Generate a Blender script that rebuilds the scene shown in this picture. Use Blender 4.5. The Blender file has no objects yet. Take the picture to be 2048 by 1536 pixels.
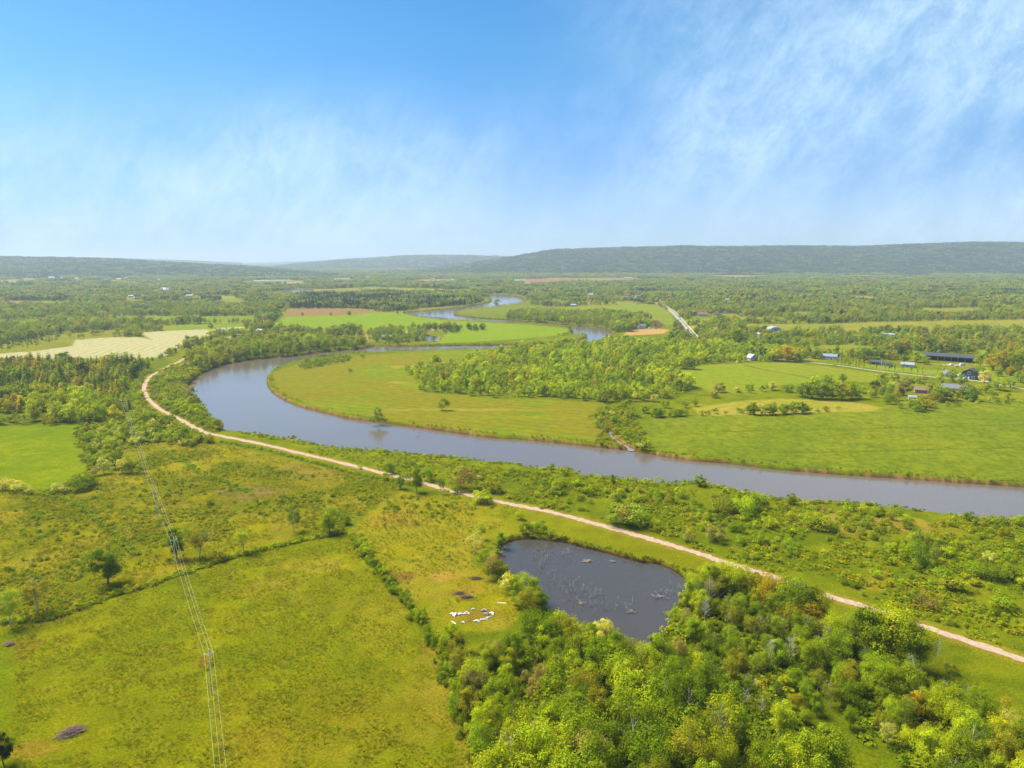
import bpy, bmesh, math, random
import numpy as np
from mathutils import Vector, Matrix

# ------------------------------------------------------------------ camera
S = bpy.context.scene
COL = S.collection
R = math.radians
F = 1420.0                 # focal length in photo pixels (photo 2048 x 1536)
HOR = 519.0                # photo row of the true horizon
H = 100.0                  # camera height in metres
PITCH = math.atan((768.0 - HOR) / F)
cam_d = bpy.data.cameras.new('camera'); cam = bpy.data.objects.new('camera', cam_d); COL.objects.link(cam)
cam.location = (0, 0, H); cam.rotation_euler = (R(90) - PITCH, 0, 0)
cam_d.sensor_width = 36; cam_d.lens = F / 2048 * 36
cam_d.clip_start = 0.5; cam_d.clip_end = 90000
S.camera = cam
# ------------------------------------------------------------------ light
SUN_EL, SUN_AZ = 56.0, -62.0       # azimuth measured from +Y towards +X
sd = bpy.data.lights.new('sun', 'SUN'); so = bpy.data.objects.new('sun', sd); COL.objects.link(so)
sd.energy = 4.6; sd.angle = R(34); sd.color = (1.0, 0.95, 0.86)
tosun = Vector((math.sin(R(SUN_AZ)) * math.cos(R(SUN_EL)), math.cos(R(SUN_AZ)) * math.cos(R(SUN_EL)), math.sin(R(SUN_EL))))
so.rotation_euler = tosun.to_track_quat('Z', 'Y').to_euler()
W = bpy.data.worlds.new('World'); S.world = W; W.use_nodes = True
nt = W.node_tree; nt.nodes.clear(); N = nt.nodes.new; L = nt.links.new
sky = N('ShaderNodeTexSky'); sky.sky_type = 'NISHITA'; sky.sun_disc = False
sky.sun_elevation = R(SUN_EL); sky.sun_rotation = R(SUN_AZ); sky.altitude = 100; sky.air_density = 1.0; sky.dust_density = 0.6; sky.ozone_density = 2.5
hs = N('ShaderNodeHueSaturation'); hs.inputs['Saturation'].default_value = 1.42; hs.inputs['Hue'].default_value = 0.497; hs.inputs['Value'].default_value = 1.0
L(sky.outputs[0], hs.inputs['Color'])
tc = N('ShaderNodeTexCoord'); sx = N('ShaderNodeSeparateXYZ'); L(tc.outputs['Generated'], sx.inputs[0])
def wm(op, a, b=None, clamp=False):
    n = N('ShaderNodeMath'); n.operation = op; n.use_clamp = clamp
    for i, v in enumerate((a, b)):
        if v is None: continue
        if isinstance(v, (int, float)): n.inputs[i].default_value = v
        else: L(v, n.inputs[i])
    return n.outputs[0]
# cirrus: feathery streaks in direction space
yy = wm('MAXIMUM', wm('ABSOLUTE', sx.outputs['Y']), 0.12)
ca = wm('DIVIDE', sx.outputs['X'], yy); ce = wm('DIVIDE', sx.outputs['Z'], yy)
cv = N('ShaderNodeCombineXYZ'); L(ca, cv.inputs[0]); L(ce, cv.inputs[1])
def wnoise(rot, scl, scale, det, rough, dist, loc=(0, 0, 0)):
    m = N('ShaderNodeMapping'); m.vector_type = 'TEXTURE'; m.inputs['Rotation'].default_value = (0, 0, R(rot)); m.inputs['Scale'].default_value = scl
    m.inputs['Location'].default_value = loc
    L(cv.outputs[0], m.inputs['Vector'])
    n = N('ShaderNodeTexNoise'); n.inputs['Scale'].default_value = scale; n.inputs['Detail'].default_value = det
    n.inputs['Roughness'].default_value = rough; n.inputs['Distortion'].default_value = dist
    L(m.outputs[0], n.inputs['Vector']); return n.outputs['Fac']
def wrange(v, a, b, c, d):
    n = N('ShaderNodeMapRange'); n.interpolation_type = 'SMOOTHSTEP'
    L(v, n.inputs[0])
    for i, q in enumerate((a, b, c, d)): n.inputs[i + 1].default_value = q
    return n.outputs[0]
big = wrange(wnoise(30, (1.6, 1, 1), 2.6, 3, 0.5, 0.3, (3.1, 1.7, 0)), 0.34, 0.64, 0, 1)
strk = wrange(wnoise(38, (1.8, 1.0, 1), 5.2, 11, 0.64, 0.3, (0.3, 4.4, 0)), 0.32, 0.72, 0, 1)
fine = wrange(wnoise(56, (1.5, 1, 1), 16, 12, 0.74, 0.3, (2.0, 0.4, 0)), 0.30, 0.70, 0.42, 1.08)
right = wm('MULTIPLY', wrange(ca, -0.04, 0.36, 0.0, 1.0), wrange(ce, 0.48, 0.2, 0.5, 1.0))
leftb = wm('MULTIPLY', wrange(ce, 0.27, 0.12, 0.0, 0.78), wrange(ca, 0.18, -0.12, 0.0, 1.0))
veil = wm('ADD', right, leftb, True)
tex = wm('ADD', wm('MULTIPLY', big, 0.42), wm('MULTIPLY', strk, 0.42))
amt = wm('MULTIPLY', wm('MULTIPLY', wm('ADD', tex, 0.14), fine), wm('ADD', wm('MULTIPLY', veil, 1.0), 0.02), True)
lowm = wm('MULTIPLY', wrange(ce, 0.17, 0.0, 0.0, 0.44), wrange(ca, -0.7, 0.1, 0.35, 1.0))
amt2 = wm('ADD', amt, wm('MULTIPLY', wm('SUBTRACT', 1.0, amt), lowm), True)
# nearer the horizon the clear sky stays blue as in the photograph
tn = N('ShaderNodeMix'); tn.data_type = 'RGBA'; tn.blend_type = 'MULTIPLY'; tn.inputs['Factor'].default_value = 1
L(hs.outputs[0], tn.inputs['A'])
tr_ = N('ShaderNodeMix'); tr_.data_type = 'RGBA'; L(wrange(ce, 0.02, 0.30, 0, 1), tr_.inputs['Factor']); tr_.inputs['A'].default_value = (0.33, 0.60, 1.16, 1); tr_.inputs['B'].default_value = (1.0, 1.18, 1.2, 1)
L(tr_.outputs['Result'], tn.inputs['B'])
hs = tn
mx = N('ShaderNodeMix'); mx.data_type = 'RGBA'; L(amt2, mx.inputs['Factor']); L(hs.outputs['Result'], mx.inputs['A'])
mx.inputs['B'].default_value = (6.1, 8.0, 9.8, 1)
bg = N('ShaderNodeBackground'); bg.inputs['Strength'].default_value = 0.06; L(mx.outputs['Result'], bg.inputs['Color'])
wo = N('ShaderNodeOutputWorld'); L(bg.outputs[0], wo.inputs['Surface'])
S.view_settings.view_transform = 'Standard'; S.view_settings.look = 'None'; S.view_settings.exposure = 1.1; S.view_settings.gamma = 1
S.cycles.max_bounces = 6; S.cycles.diffuse_bounces = 3; S.cycles.glossy_bounces = 2; S.cycles.transmission_bounces = 3; S.cycles.volume_bounces = 1
S.cycles.transparent_max_bounces = 8

# ------------------------------------------------------------------ helpers
rng = np.random.default_rng(7)
random.seed(7)
cP, sP = math.cos(PITCH), math.sin(PITCH)
def ray(px, py):
    u = (px - 1024.0) / F; v = (768.0 - py) / F
    return (u, cP + v * sP, -sP + v * cP)
def gp(px, py, z=0.0):
    """the point of the ground (height z) seen at a photo pixel"""
    d = ray(px, py); t = (z - H) / d[2]
    return (d[0] * t, d[1] * t)
def proj(x, y, z):
    """photo pixel of a world point and its depth"""
    dz = z - H; dep = y * cP - dz * sP; up = y * sP + dz * cP
    return 1024 + F * x / dep, 768 - F * up / dep, dep
def wp(pts, z=0.0): return np.array([gp(a, b, z) for a, b in pts])
def smooth(P, n=4, closed=True):
    """Catmull-Rom resampling of a world polyline"""
    P = np.asarray(P, float); k = len(P); out = []
    for i in range(k if closed else k - 1):
        if closed: a, b, c, d = P[(i - 1) % k], P[i], P[(i + 1) % k], P[(i + 2) % k]
        else: a, b, c, d = P[max(i - 1, 0)], P[i], P[i + 1], P[min(i + 2, k - 1)]
        for j in range(n):
            t = j / n
            out.append(0.5 * ((2 * b) + (c - a) * t + (2 * a - 5 * b + 4 * c - d) * t * t + (-a + 3 * b - 3 * c + d) * t ** 3))
    if not closed: out.append(P[-1])
    return np.array(out)
def segdist(P, X, Y, closed):
    D = np.full(X.shape, 1e18); k = len(P)
    for i in range(k if closed else k - 1):
        a = P[i]; b = P[(i + 1) % k]; e = b - a; l2 = max(e @ e, 1e-9)
        t = np.clip(((X - a[0]) * e[0] + (Y - a[1]) * e[1]) / l2, 0, 1)
        D = np.minimum(D, (X - a[0] - t * e[0]) ** 2 + (Y - a[1] - t * e[1]) ** 2)
    return np.sqrt(D)
def insid(P, X, Y):
    c = np.zeros(X.shape, bool); k = len(P)
    for i in range(k):
        x0, y0 = P[i]; x1, y1 = P[(i + 1) % k]
        if y0 == y1: continue
        c ^= ((Y < y0) != (Y < y1)) & (X < (x1 - x0) * (Y - y0) / (y1 - y0) + x0)
    return c
def culled(P, X, Y, m, fn, default):
    out = np.full(X.shape, default, float)
    k = (X > P[:, 0].min() - m) & (X < P[:, 0].max() + m) & (Y > P[:, 1].min() - m) & (Y < P[:, 1].max() + m)
    idx = np.nonzero(k)[0]
    if len(idx): out[idx] = fn(X[idx], Y[idx])
    return out
def sd_poly(P, X, Y, m=30.0):
    """signed distance in metres, positive inside; clamped to -m outside the box"""
    def fn(x, y):
        ins = insid(P, x, y); d = segdist(P, x, y, True); return np.where(ins, d, -d)
    return culled(P, X, Y, m, fn, -m)
def d_line(P, X, Y, m=30.0): return culled(P, X, Y, m, lambda x, y: segdist(P, x, y, False), m)
def vn(x, y, seed=0):
    xi = np.floor(x); yi = np.floor(y); fx = x - xi; fy = y - yi
    fx = fx * fx * (3 - 2 * fx); fy = fy * fy * (3 - 2 * fy)
    def h(a, b):
        s = np.sin(a * 127.1 + b * 311.7 + seed * 74.7) * 43758.5453; return s - np.floor(s)
    return (h(xi, yi) * (1 - fx) + h(xi + 1, yi) * fx) * (1 - fy) + (h(xi, yi + 1) * (1 - fx) + h(xi + 1, yi + 1) * fx) * fy
def fbm(x, y, s, o=4, seed=0):
    a = 0; w = 0; am = 1.0; x = x / s; y = y / s
    for i in range(o):
        a = a + am * vn(x, y, seed + i); w += am; am *= 0.55; x, y = x * 1.93 + y * 0.6 + 3.7, y * 1.93 - x * 0.6 + 1.3
    return a / w
def ss(a, b, x):
    t = np.clip((x - a) / (b - a), 0, 1); return t * t * (3 - 2 * t)
def lin(c):
    c = np.array(c, float) / 255; return np.where(c <= 0.04045, c / 12.92, ((c + 0.055) / 1.055) ** 2.4)
def tag(o, label=None, cat=None, group=None, kind=None):
    if label: o['label'] = label
    if cat: o['category'] = cat
    if group: o['group'] = group
    if kind: o['kind'] = kind
    return o
def mesh_np(name, V, Fc, mats=(), mi=None, smooth_=False):
    """mesh from numpy vertices and quads or tris (k x 3/4, -1 for none in the 4th)"""
    me = bpy.data.meshes.new(name); V = np.asarray(V, np.float32)
    Fc = np.asarray(Fc, np.int32)
    if Fc.shape[1] == 4 and (Fc[:, 3] < 0).any():
        me.from_pydata(V.tolist(), [], [[i for i in f if i >= 0] for f in Fc.tolist()])
    else:
        k = Fc.shape[1]
        me.vertices.add(len(V)); me.vertices.foreach_set('co', V.ravel())
        me.loops.add(Fc.size); me.loops.foreach_set('vertex_index', Fc.ravel())
        me.polygons.add(len(Fc)); me.polygons.foreach_set('loop_start', np.arange(0, Fc.size, k, dtype=np.int32))
        me.update(calc_edges=True)
    for m in mats: me.materials.append(m)
    if mi is not None: me.polygons.foreach_set('material_index', np.asarray(mi, np.int32))
    if smooth_: me.polygons.foreach_set('use_smooth', np.ones(len(me.polygons), bool))
    else: me.polygons.foreach_set('use_smooth', np.zeros(len(me.polygons), bool))
    me.validate()
    return me
def link(name, me, parent=None, loc=(0, 0, 0), rz=0.0, sc=1.0):
    o = bpy.data.objects.new(name, me); COL.objects.link(o); o.location = loc; o.rotation_euler = (0, 0, rz)
    o.scale = sc if hasattr(sc, '__len__') else (sc, sc, sc)
    if parent: o.parent = parent
    return o
def empty(name, loc, rz=0.0, sc=1.0): return link(name, None, None, loc, rz, sc)

# ------------------------------------------------------------------ materials
def mat(name, col=(0.5, 0.5, 0.5), rough=0.8, spec=0.3, var=0.12, scale=3.0, metal=0.0, bump=0.0):
    m = bpy.data.materials.new(name); m.use_nodes = True; t = m.node_tree; b = t.nodes['Principled BSDF']
    n = t.nodes.new('ShaderNodeTexNoise'); n.inputs['Scale'].default_value = scale; n.inputs['Detail'].default_value = 5
    c = t.nodes.new('ShaderNodeTexCoord'); t.links.new(c.outputs['Object'], n.inputs['Vector'])
    r = t.nodes.new('ShaderNodeMapRange'); t.links.new(n.outputs['Fac'], r.inputs[0])
    r.inputs[1].default_value = 0.3; r.inputs[2].default_value = 0.7; r.inputs[3].default_value = 1 - var; r.inputs[4].default_value = 1 + var
    x = t.nodes.new('ShaderNodeVectorMath'); x.operation = 'SCALE'; x.inputs[0].default_value = col[:3]; t.links.new(r.outputs[0], x.inputs['Scale'])
    t.links.new(x.outputs[0], b.inputs['Base Color'])
    b.inputs['Roughness'].default_value = rough; b.inputs['Specular IOR Level'].default_value = spec; b.inputs['Metallic'].default_value = metal
    if bump:
        bp = t.nodes.new('ShaderNodeBump'); bp.inputs['Strength'].default_value = bump; bp.inputs['Distance'].default_value = 0.1
        t.links.new(n.outputs['Fac'], bp.inputs['Height']); t.links.new(bp.outputs[0], b.inputs['Normal'])
    return m
def leaf_mat(name, trans=0.42):
    """foliage: tint from the instance or object, per-face variation v from the mesh"""
    m = bpy.data.materials.new(name); m.use_nodes = True; t = m.node_tree; t.nodes.clear(); N = t.nodes.new; L = t.links.new
    a = N('ShaderNodeAttribute'); a.attribute_type = 'INSTANCER'; a.attribute_name = 'tint'
    v = N('ShaderNodeAttribute'); v.attribute_type = 'GEOMETRY'; v.attribute_name = 'v'
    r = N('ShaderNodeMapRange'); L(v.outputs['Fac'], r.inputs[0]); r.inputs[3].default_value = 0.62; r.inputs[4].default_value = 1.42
    x = N('ShaderNodeVectorMath'); x.operation = 'SCALE'; L(a.outputs['Vector'], x.inputs[0]); L(r.outputs[0], x.inputs['Scale'])
    d = N('ShaderNodeBsdfDiffuse'); tr = N('ShaderNodeBsdfTranslucent'); mxs = N('ShaderNodeMixShader'); mxs.inputs[0].default_value = trans
    L(x.outputs[0], d.inputs[0]); L(x.outputs[0], tr.inputs[0]); L(d.outputs[0], mxs.inputs[1]); L(tr.outputs[0], mxs.inputs[2])
    o = N('ShaderNodeOutputMaterial'); L(mxs.outputs[0], o.inputs[0]); return m
M_LEAF = leaf_mat('foliage')
M_NEEDLE = leaf_mat('needles', 0.2)
M_BARK = mat('bark', (0.13, 0.11, 0.085), 0.95, 0.1, 0.3, 4)
M_PALEBARK = mat('pale_bark', (0.42, 0.38, 0.30), 0.9, 0.1, 0.3, 4)
M_DEAD = mat('dead_wood', (0.34, 0.31, 0.27), 0.95, 0.1, 0.25, 5)

# ------------------------------------------------------------------ map traced from the photograph (photo pixels, laid on the ground)
RIVER = [(3100,1172),(2500,1096),(2250,1063),(2048,1043),(1966,1041),(1904,1032),(1821,1022),(1718,1010),(1614,1006),(1544,999),(1465,983),(1419,972),(1337,968),(1241,960),(1200,957),(1164,951),(1137,941),(1075,939),(1027,931),(976,927),(928,920),(884,915),(839,912),(771,905),(730,903),(692,901),(651,895),(600,885),(513,870),(444,859),(420,839),(407,818),(383,794),(371,777),(376,764),(403,747),(437,731),(496,719),(581,712),(649,703),(697,699),(722,697),(753,691),(808,692),(870,691),(951,690),(1060,688),(1120,684),(1160,678),(1175,673),(1164,668),(1146,668),(1143,659),(1129,654),(1058,647),(1000,645),(972,642),(903,639),(842,634),(814,627),(825,623),(866,620),(927,613),(958,608),(978,604),(982,598),(965,591),(992,590),(1033,593),(1050,600),(1033,607),(978,614),(934,619),(910,625),(913,630),(944,635),(1030,641),(1108,647),(1200,655),(1216,660),(1225,668),(1215,676),(1190,684),(1120,692),(1040,696),(944,699),(842,702),(773,704),(705,707),(660,712),(579,726),(544,740),(534,753),(536,774),(555,791),(579,803),(613,815),(654,825),(691,834),(739,841),(797,848),(876,859),(978,873),(1044,877),(1113,884),(1181,891),(1232,896),(1266,899),(1294,905),(1366,917),(1457,925),(1556,937),(1697,948),(1821,956),(2048,972),(2250,990),(2500,1012),(3100,1066)]
CREEK = [(1266,899),(1246,888),(1234,880),(1220,868),(1221,861)]
POND = [(998,1110),(1003,1093),(1024,1081),(1054,1076),(1092,1079),(1133,1084),(1164,1093),(1208,1103),(1242,1113),(1277,1122),(1312,1126),(1345,1138),(1370,1157),(1374,1175),(1363,1200),(1345,1225),(1343,1244),(1330,1268),(1300,1290),(1262,1284),(1225,1268),(1162,1250),(1108,1226),(1080,1200),(1056,1178),(1030,1150),(1008,1130)]
MILLPOND = [(851,672),(866,670),(880,678),(872,681),(856,680),(850,676)]
FARLAKE = [(566,582),(590,578),(622,577),(623,581),(600,584),(576,585)]
TRAIL = [(3400,1830),(2800,1598),(2300,1412),(2048,1320),(1841,1251),(1724,1212),(1640,1187),(1533,1150),(1440,1122),(1400,1108),(1300,1078),(1200,1050),(1100,1024),(1000,1004),(897,980),(819,958),(785,951),(668,922),(615,910),(513,886),(427,869),(403,862),(362,840),(342,830),(318,817),(297,798),(289,781),(291,767),(301,753),(320,742),(345,729),(359,723),(375,714),(420,690),(455,676),(489,663),(531,639),(556,624),(575,612)]
ROAD = [(1306,604.5),(1325,611),(1346,626),(1362,644),(1377,662),(1390,677)]
LANE = [(1560,719),(1602,723),(1677,731),(1741,740),(1808,748),(1875,755),(1955,762),(2048,778),(2200,800)]
river = smooth(wp(RIVER, -1.2), 3); pond = smooth(wp(POND, -0.6), 3); millpond = smooth(wp(MILLPOND, -0.3), 3); farlake = smooth(wp(FARLAKE), 3)
creek = smooth(wp(CREEK, -1.0), 4, False); trail = smooth(wp(TRAIL), 6, False); road = smooth(wp(ROAD), 4, False); lane = smooth(wp(LANE), 4, False)
# fields: name, outline, two colours (photo colours), noise size, furrow (period, direction px pair)
FIELDS = {
 'near_meadow': [(-400,1300),(0,1245),(30,1240),(100,1232),(200,1196),(300,1166),(400,1132),(500,1102),(600,1080),(690,1063),(706,1075),(745,1125),(790,1182),(830,1226),(850,1262),(880,1310),(905,1370),(930,1440),(955,1540),(1000,1700),(28,1700),(30,1400),(30,1260)],
 'left_strip': [(-500,1300),(26,1262),(28,1400),(26,1700),(-500,1700)],
 'rough_meadow': [(-300,985),(0,975),(60,985),(100,990),(150,982),(200,960),(240,935),(230,905),(300,880),(380,880),(430,885),(520,905),(600,925),(700,945),(790,965),(800,985),(750,1010),(700,1040),(690,1060),(600,1076),(500,1098),(400,1128),(300,1162),(200,1192),(100,1228),(0,1242),(-400,1290)],
 'bright_field': [(-300,850),(0,851),(100,850),(150,851),(166,858),(160,880),(176,910),(186,945),(175,960),(140,978),(100,985),(60,975),(0,962),(-300,960)],
 'clearing': [(700,1060),(760,1010),(800,985),(880,990),(960,1005),(1040,1015),(1010,1050),(960,1065),(940,1090),(945,1130),(990,1160),(1030,1200),(1045,1240),(1000,1262),(930,1262),(870,1262),(850,1250),(800,1180),(745,1120)],
 'pond_verge': [(1000,1008),(1100,1030),(1200,1057),(1300,1085),(1400,1114),(1440,1130),(1390,1150),(1345,1136),(1242,1112),(1133,1083),(1024,1080),(960,1068),(1000,1050)],
 'peninsula': [(545,745),(600,726),(700,712),(850,705),(960,700),(1000,705),(900,730),(820,745),(830,760),(850,785),(960,795),(1100,800),(1200,806),(1215,830),(1215,860),(1210,886),(1113,880),(978,869),(797,843),(654,820),(555,785)],
 'crop_field': [(1255,842),(1400,831),(1520,828),(1660,820),(1760,820),(1900,812),(2048,806),(3100,790),(3100,1060),(2500,1005),(2250,985),(2048,966),(1821,951),(1697,943),(1556,932),(1457,920),(1366,911),(1300,898),(1270,885),(1262,865)],
 'tan_strip': [(1385,815),(1480,802),(1560,797),(1640,800),(1720,806),(1768,815),(1750,822),(1660,824),(1540,828),(1400,831)],
 'house_meadow': [(1345,745),(1390,732),(1450,728),(1560,724),(1640,731),(1741,745),(1850,758),(1860,772),(1700,762),(1650,768),(1560,770),(1520,785),(1430,788),(1400,775)],
 'lawn': [(1640,725),(1700,727),(1800,735),(1900,742),(1960,748),(1960,700),(1990,700),(2048,770),(1955,758),(1875,751),(1808,744),(1741,736),(1677,728)],
 'paddock': [(1560,700),(1600,703),(1720,712),(1800,700),(1700,690),(1600,690)],
 'orchard_side': [(1860,800),(1900,790),(2048,785),(2300,780),(2300,798),(2048,804),(1900,811),(1770,818),(1760,805)],
 'hay_field': [(-200,704),(0,707),(68,702),(144,692),(147,680),(212,675),(279,674),(303,679),(279,665),(342,661),(427,658),(461,653),(489,654),(478,661),(420,672),(369,694),(328,712),(301,717),(150,716),(0,716),(-200,716)],
 'hay_margin': [(-200,695),(0,690),(60,680),(120,668),(230,660),(285,663),(215,674),(150,679),(142,690),(68,700),(0,705),(-200,702)],
 'green_patch_a': [(219,634),(300,632),(400,633),(512,632),(506,644),(440,646),(340,645),(239,646)],
 'green_patch_b': [(321,652),(400,648),(489,647),(478,654),(420,657),(330,661)],
 'brown_field': [(572,625),(589,617),(650,616),(739,618),(745,624),(700,629),(573,633)],
 'riverside_field': [(545,648),(561,638),(582,633),(700,631),(739,627),(800,626),(842,636),(893,641),(972,645),(1058,650),(1125,656),(1146,662),(1140,668),(1080,674),(1013,680),(940,684),(876,686),(862,683),(884,677),(893,665),(830,662),(739,661),(640,662),(555,659)],
 'mill_yard': [(728,668),(735,662),(760,662),(770,668),(765,680),(740,684),(730,678)],
 'mill_path': [(800,664),(830,658),(870,656),(915,654),(918,657),(870,661),(820,665)],
 'inner_bend': [(915,625),(940,618),(985,613),(1040,606),(1080,612),(1130,618),(1010,628),(1005,636),(1060,642),(1030,640),(944,633),(918,629)],
 'loop_field': [(1100,616),(1180,612),(1308,609),(1337,626),(1349,645),(1340,650),(1290,640),(1230,626),(1150,622)],
 'pale_plot': [(1401,664),(1440,663),(1457,664),(1459,678),(1420,673)],
 'pale_plot_b': [(1365,652),(1398,650),(1400,657),(1378,660)],
 'long_meadow': [(1460,652),(1500,648),(1634,648),(1768,644),(1900,641),(2300,638),(2300,662),(2048,663),(1900,664),(1768,664),(1660,668),(1590,668),(1553,664),(1480,658)],
 'mid_strip': [(1360,640),(1420,637),(1560,634),(1570,640),(1500,644),(1400,648),(1365,648)],
 'far_green': [(1425,605),(1470,603),(1524,604),(1520,609),(1470,610)],
 'far_brown': [(1033,558),(1160,556),(1280,556),(1276,561),(1180,566),(1060,570),(1040,565)],
 'far_brown_b': [(1490,588),(1560,586),(1640,588),(1640,592),(1560,592)],
 'far_olive': [(625,579),(740,574),(880,577),(960,586),(850,586),(720,584),(625,585)],
 'sandy_plot': [(1248,667),(1262,660),(1300,657),(1338,659),(1330,666),(1300,669),(1250,671)],
 'garden_plot': [(1303,652),(1305,641),(1314,640),(1330,650),(1320,656)],
 'far_tan': [(205,556),(240,554),(260,557),(230,560)],
 'far_field_c': [(640,646),(640,646.1),(641,646)],
}
FIELDS.pop('far_field_c')
FCOL = {
 'near_meadow': ((138,152,24),(116,136,20)), 'left_strip': ((112,140,22),(128,146,20)), 'rough_meadow': ((134,146,38),(112,130,26)),
 'bright_field': ((134,160,16),(108,146,16)), 'clearing': ((152,158,52),(132,150,32)), 'pond_verge': ((140,154,42),(126,142,28)), 'peninsula': ((134,156,48),(116,152,36)),
 'crop_field': ((138,161,54),(120,150,50)), 'tan_strip': ((172,172,90),(150,166,70)), 'house_meadow': ((136,166,50),(142,164,66)), 'lawn': ((140,170,64),(126,158,50)),
 'paddock': ((146,168,70),(130,152,54)), 'orchard_side': ((140,160,48),(118,146,40)), 'hay_field': ((190,194,128),(168,180,104)), 'hay_margin': ((146,156,76),(126,144,60)),
 'green_patch_a': ((130,162,60),(118,154,56)), 'green_patch_b': ((136,164,66),(120,154,60)), 'brown_field': ((160,132,92),(146,136,84)), 'riverside_field': ((112,170,44),(122,172,54)),
 'mill_yard': ((188,166,114),(170,160,100)), 'mill_path': ((206,184,126),(190,176,110)), 'inner_bend': ((130,148,66),(112,140,60)), 'loop_field': ((130,162,58),(138,158,70)),
 'pale_plot': ((176,184,74),(160,176,70)), 'pale_plot_b': ((170,174,80),(160,170,74)), 'long_meadow': ((156,164,82),(140,158,72)), 'mid_strip': ((140,166,70),(128,154,66)),
 'far_green': ((132,168,70),(128,160,70)), 'far_brown': ((172,128,98),(160,126,96)), 'far_brown_b': ((172,130,100),(160,130,100)), 'far_olive': ((150,154,90),(130,150,80)),
 'sandy_plot': ((214,178,124),(198,170,112)), 'garden_plot': ((118,98,74),(104,90,66)), 'far_tan': ((190,180,130),(180,172,120)),
}
fr_ = random.Random(4)
for q in range(40):        # small far fields between the woods
    a_ = fr_.uniform(-120, 2150); b_ = 549 + 60 * fr_.random() ** 1.3; w_ = fr_.uniform(30, 120) * (1.3 if b_ < 570 else .8); h_ = (4.2 + (b_ - 545) * .06) * fr_.uniform(.75, 1.3)
    if (830 < a_ + w_ and a_ < 1090 and b_ > 580) or (560 < a_ + w_ and a_ < 980 and 585 < b_ < 622): continue
    FIELDS['far_plot_%d' % q] = [(a_, b_), (a_ + w_ * .5, b_ - .3), (a_ + w_, b_ + fr_.uniform(-.5, .5)), (a_ + w_ + 6, b_ + h_), (a_ + w_ * .4, b_ + h_ * 1.1), (a_ + fr_.uniform(-8, 8), b_ + h_ * .8)]
    FCOL['far_plot_%d' % q] = fr_.choice([((150, 166, 84), (138, 158, 76)), ((128, 164, 72), (136, 164, 80)), ((176, 176, 116), (160, 168, 100)), ((150, 166, 84), (138, 158, 76)), ((178, 150, 116), (164, 146, 104)), ((142, 154, 80), (130, 148, 76))])
fields = {k: wp(v) for k, v in FIELDS.items()}
# bare or brown patches: photo pixel, radius in metres (x, y), colour, strength
PATCH = [(1915,729,22,10,(206,186,156),.8),(1912,756,14,6,(190,176,140),.6),(1905,786,16,6,(186,164,132),.5),(1850,790,16,6,(190,160,124),.5),(1545,676,22,10,(186,176,140),.5),(1290,660,22,14,(176,164,120),.5),(1435,650,26,20,(160,164,96),.5),(1600,718,20,8,(188,178,130),.5),(495,985,18,13,(140,128,84),.8),(600,945,28,16,(138,134,74),.7),(380,1012,16,10,(136,130,66),.6),(290,1062,13,7,(140,126,70),.7),(30,1030,14,6,(168,162,70),.6),
 (795,1030,12,9,(160,146,76),.7),(935,1075,7,6,(178,150,92),.7),(800,1155,5,4,(140,108,72),.8),(885,1155,7,5,(182,154,88),.7),(920,1188,3,2,(122,98,62),.7),(935,1182,6,4,(158,138,80),.7),(945,1197,3,1.5,(112,100,62),.6),(945,1232,8,5,(142,128,62),.7),(950,1157,3,2,(104,86,62),.9),
 (1640,1045,20,10,(168,156,92),.75),(1790,1050,22,9,(166,150,84),.7),(1850,1180,14,8,(162,156,76),.6),(1760,1170,10,6,(156,152,66),.6),(1700,1042,16,8,(160,154,86),.6),
 (560,1165,12,8,(160,160,66),.6),(600,1130,14,7,(160,160,70),.5),(645,1130,8,5,(158,158,70),.5),(408,1322,2.4,2.2,(148,124,56),.8),(500,1480,10,5,(156,150,60),.4),(640,1500,14,8,(150,148,60),.4),(760,1240,10,20,(152,156,56),.45),(870,1400,4,14,(156,152,70),.45),
 (55,1290,4,7,(140,126,62),.6),(60,1500,5,3,(156,136,72),.6),(600,1440,20,14,(134,132,36),.4),(760,1440,16,12,(138,136,44),.4),(700,760,30,20,(136,142,56),.5),(640,790,30,10,(134,136,52),.5),(780,800,40,10,(134,140,52),.5),(860,770,20,18,(128,170,24),.7),(1030,835,60,7,(146,158,56),.5),
 (930,820,60,4,(178,184,100),.4),(790,765,10,3,(186,184,110),.6),(800,733,16,7,(186,184,100),.5),(1390,808,8,5,(176,160,96),.4),(20,1285,3,2,(128,104,66),.8),(40,1200,30,10,(128,132,24),.4)]
DITCH = [([(95,990),(150,1010),(200,1045),(240,1080),(275,1110)], 1.3, (92,84,40)),
 ([(0,1246),(100,1237),(200,1199),(300,1170),(400,1136),(500,1106),(600,1083),(690,1066)], 1.0, (84,92,24)),
 ([(330,905),(380,930),(420,955),(500,985)], 1.6, (108,150,24)),
 ([(790,963),(700,945),(600,918),(520,898),(440,884)], 2.0, (92,128,26)),
 ([(1420,863),(1700,857),(2048,849),(2300,845)], 0.8, (74,112,30)), ([(1552,906),(1800,900),(2048,894),(2300,888)], 0.8, (80,116,32)), ([(1880,830),(1960,838),(2048,842)], 0.8, (84,118,34)),
 ([(1490,730),(1540,742),(1600,752),(1650,765)], 2.0, (96,124,44)),
 ([(705,1070),(745,1125),(790,1182),(830,1228),(848,1255)], 1.2, (90,112,20)), ([(850,1290),(890,1360),(915,1440),(945,1536)], 1.6, (140,138,60))]
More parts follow.
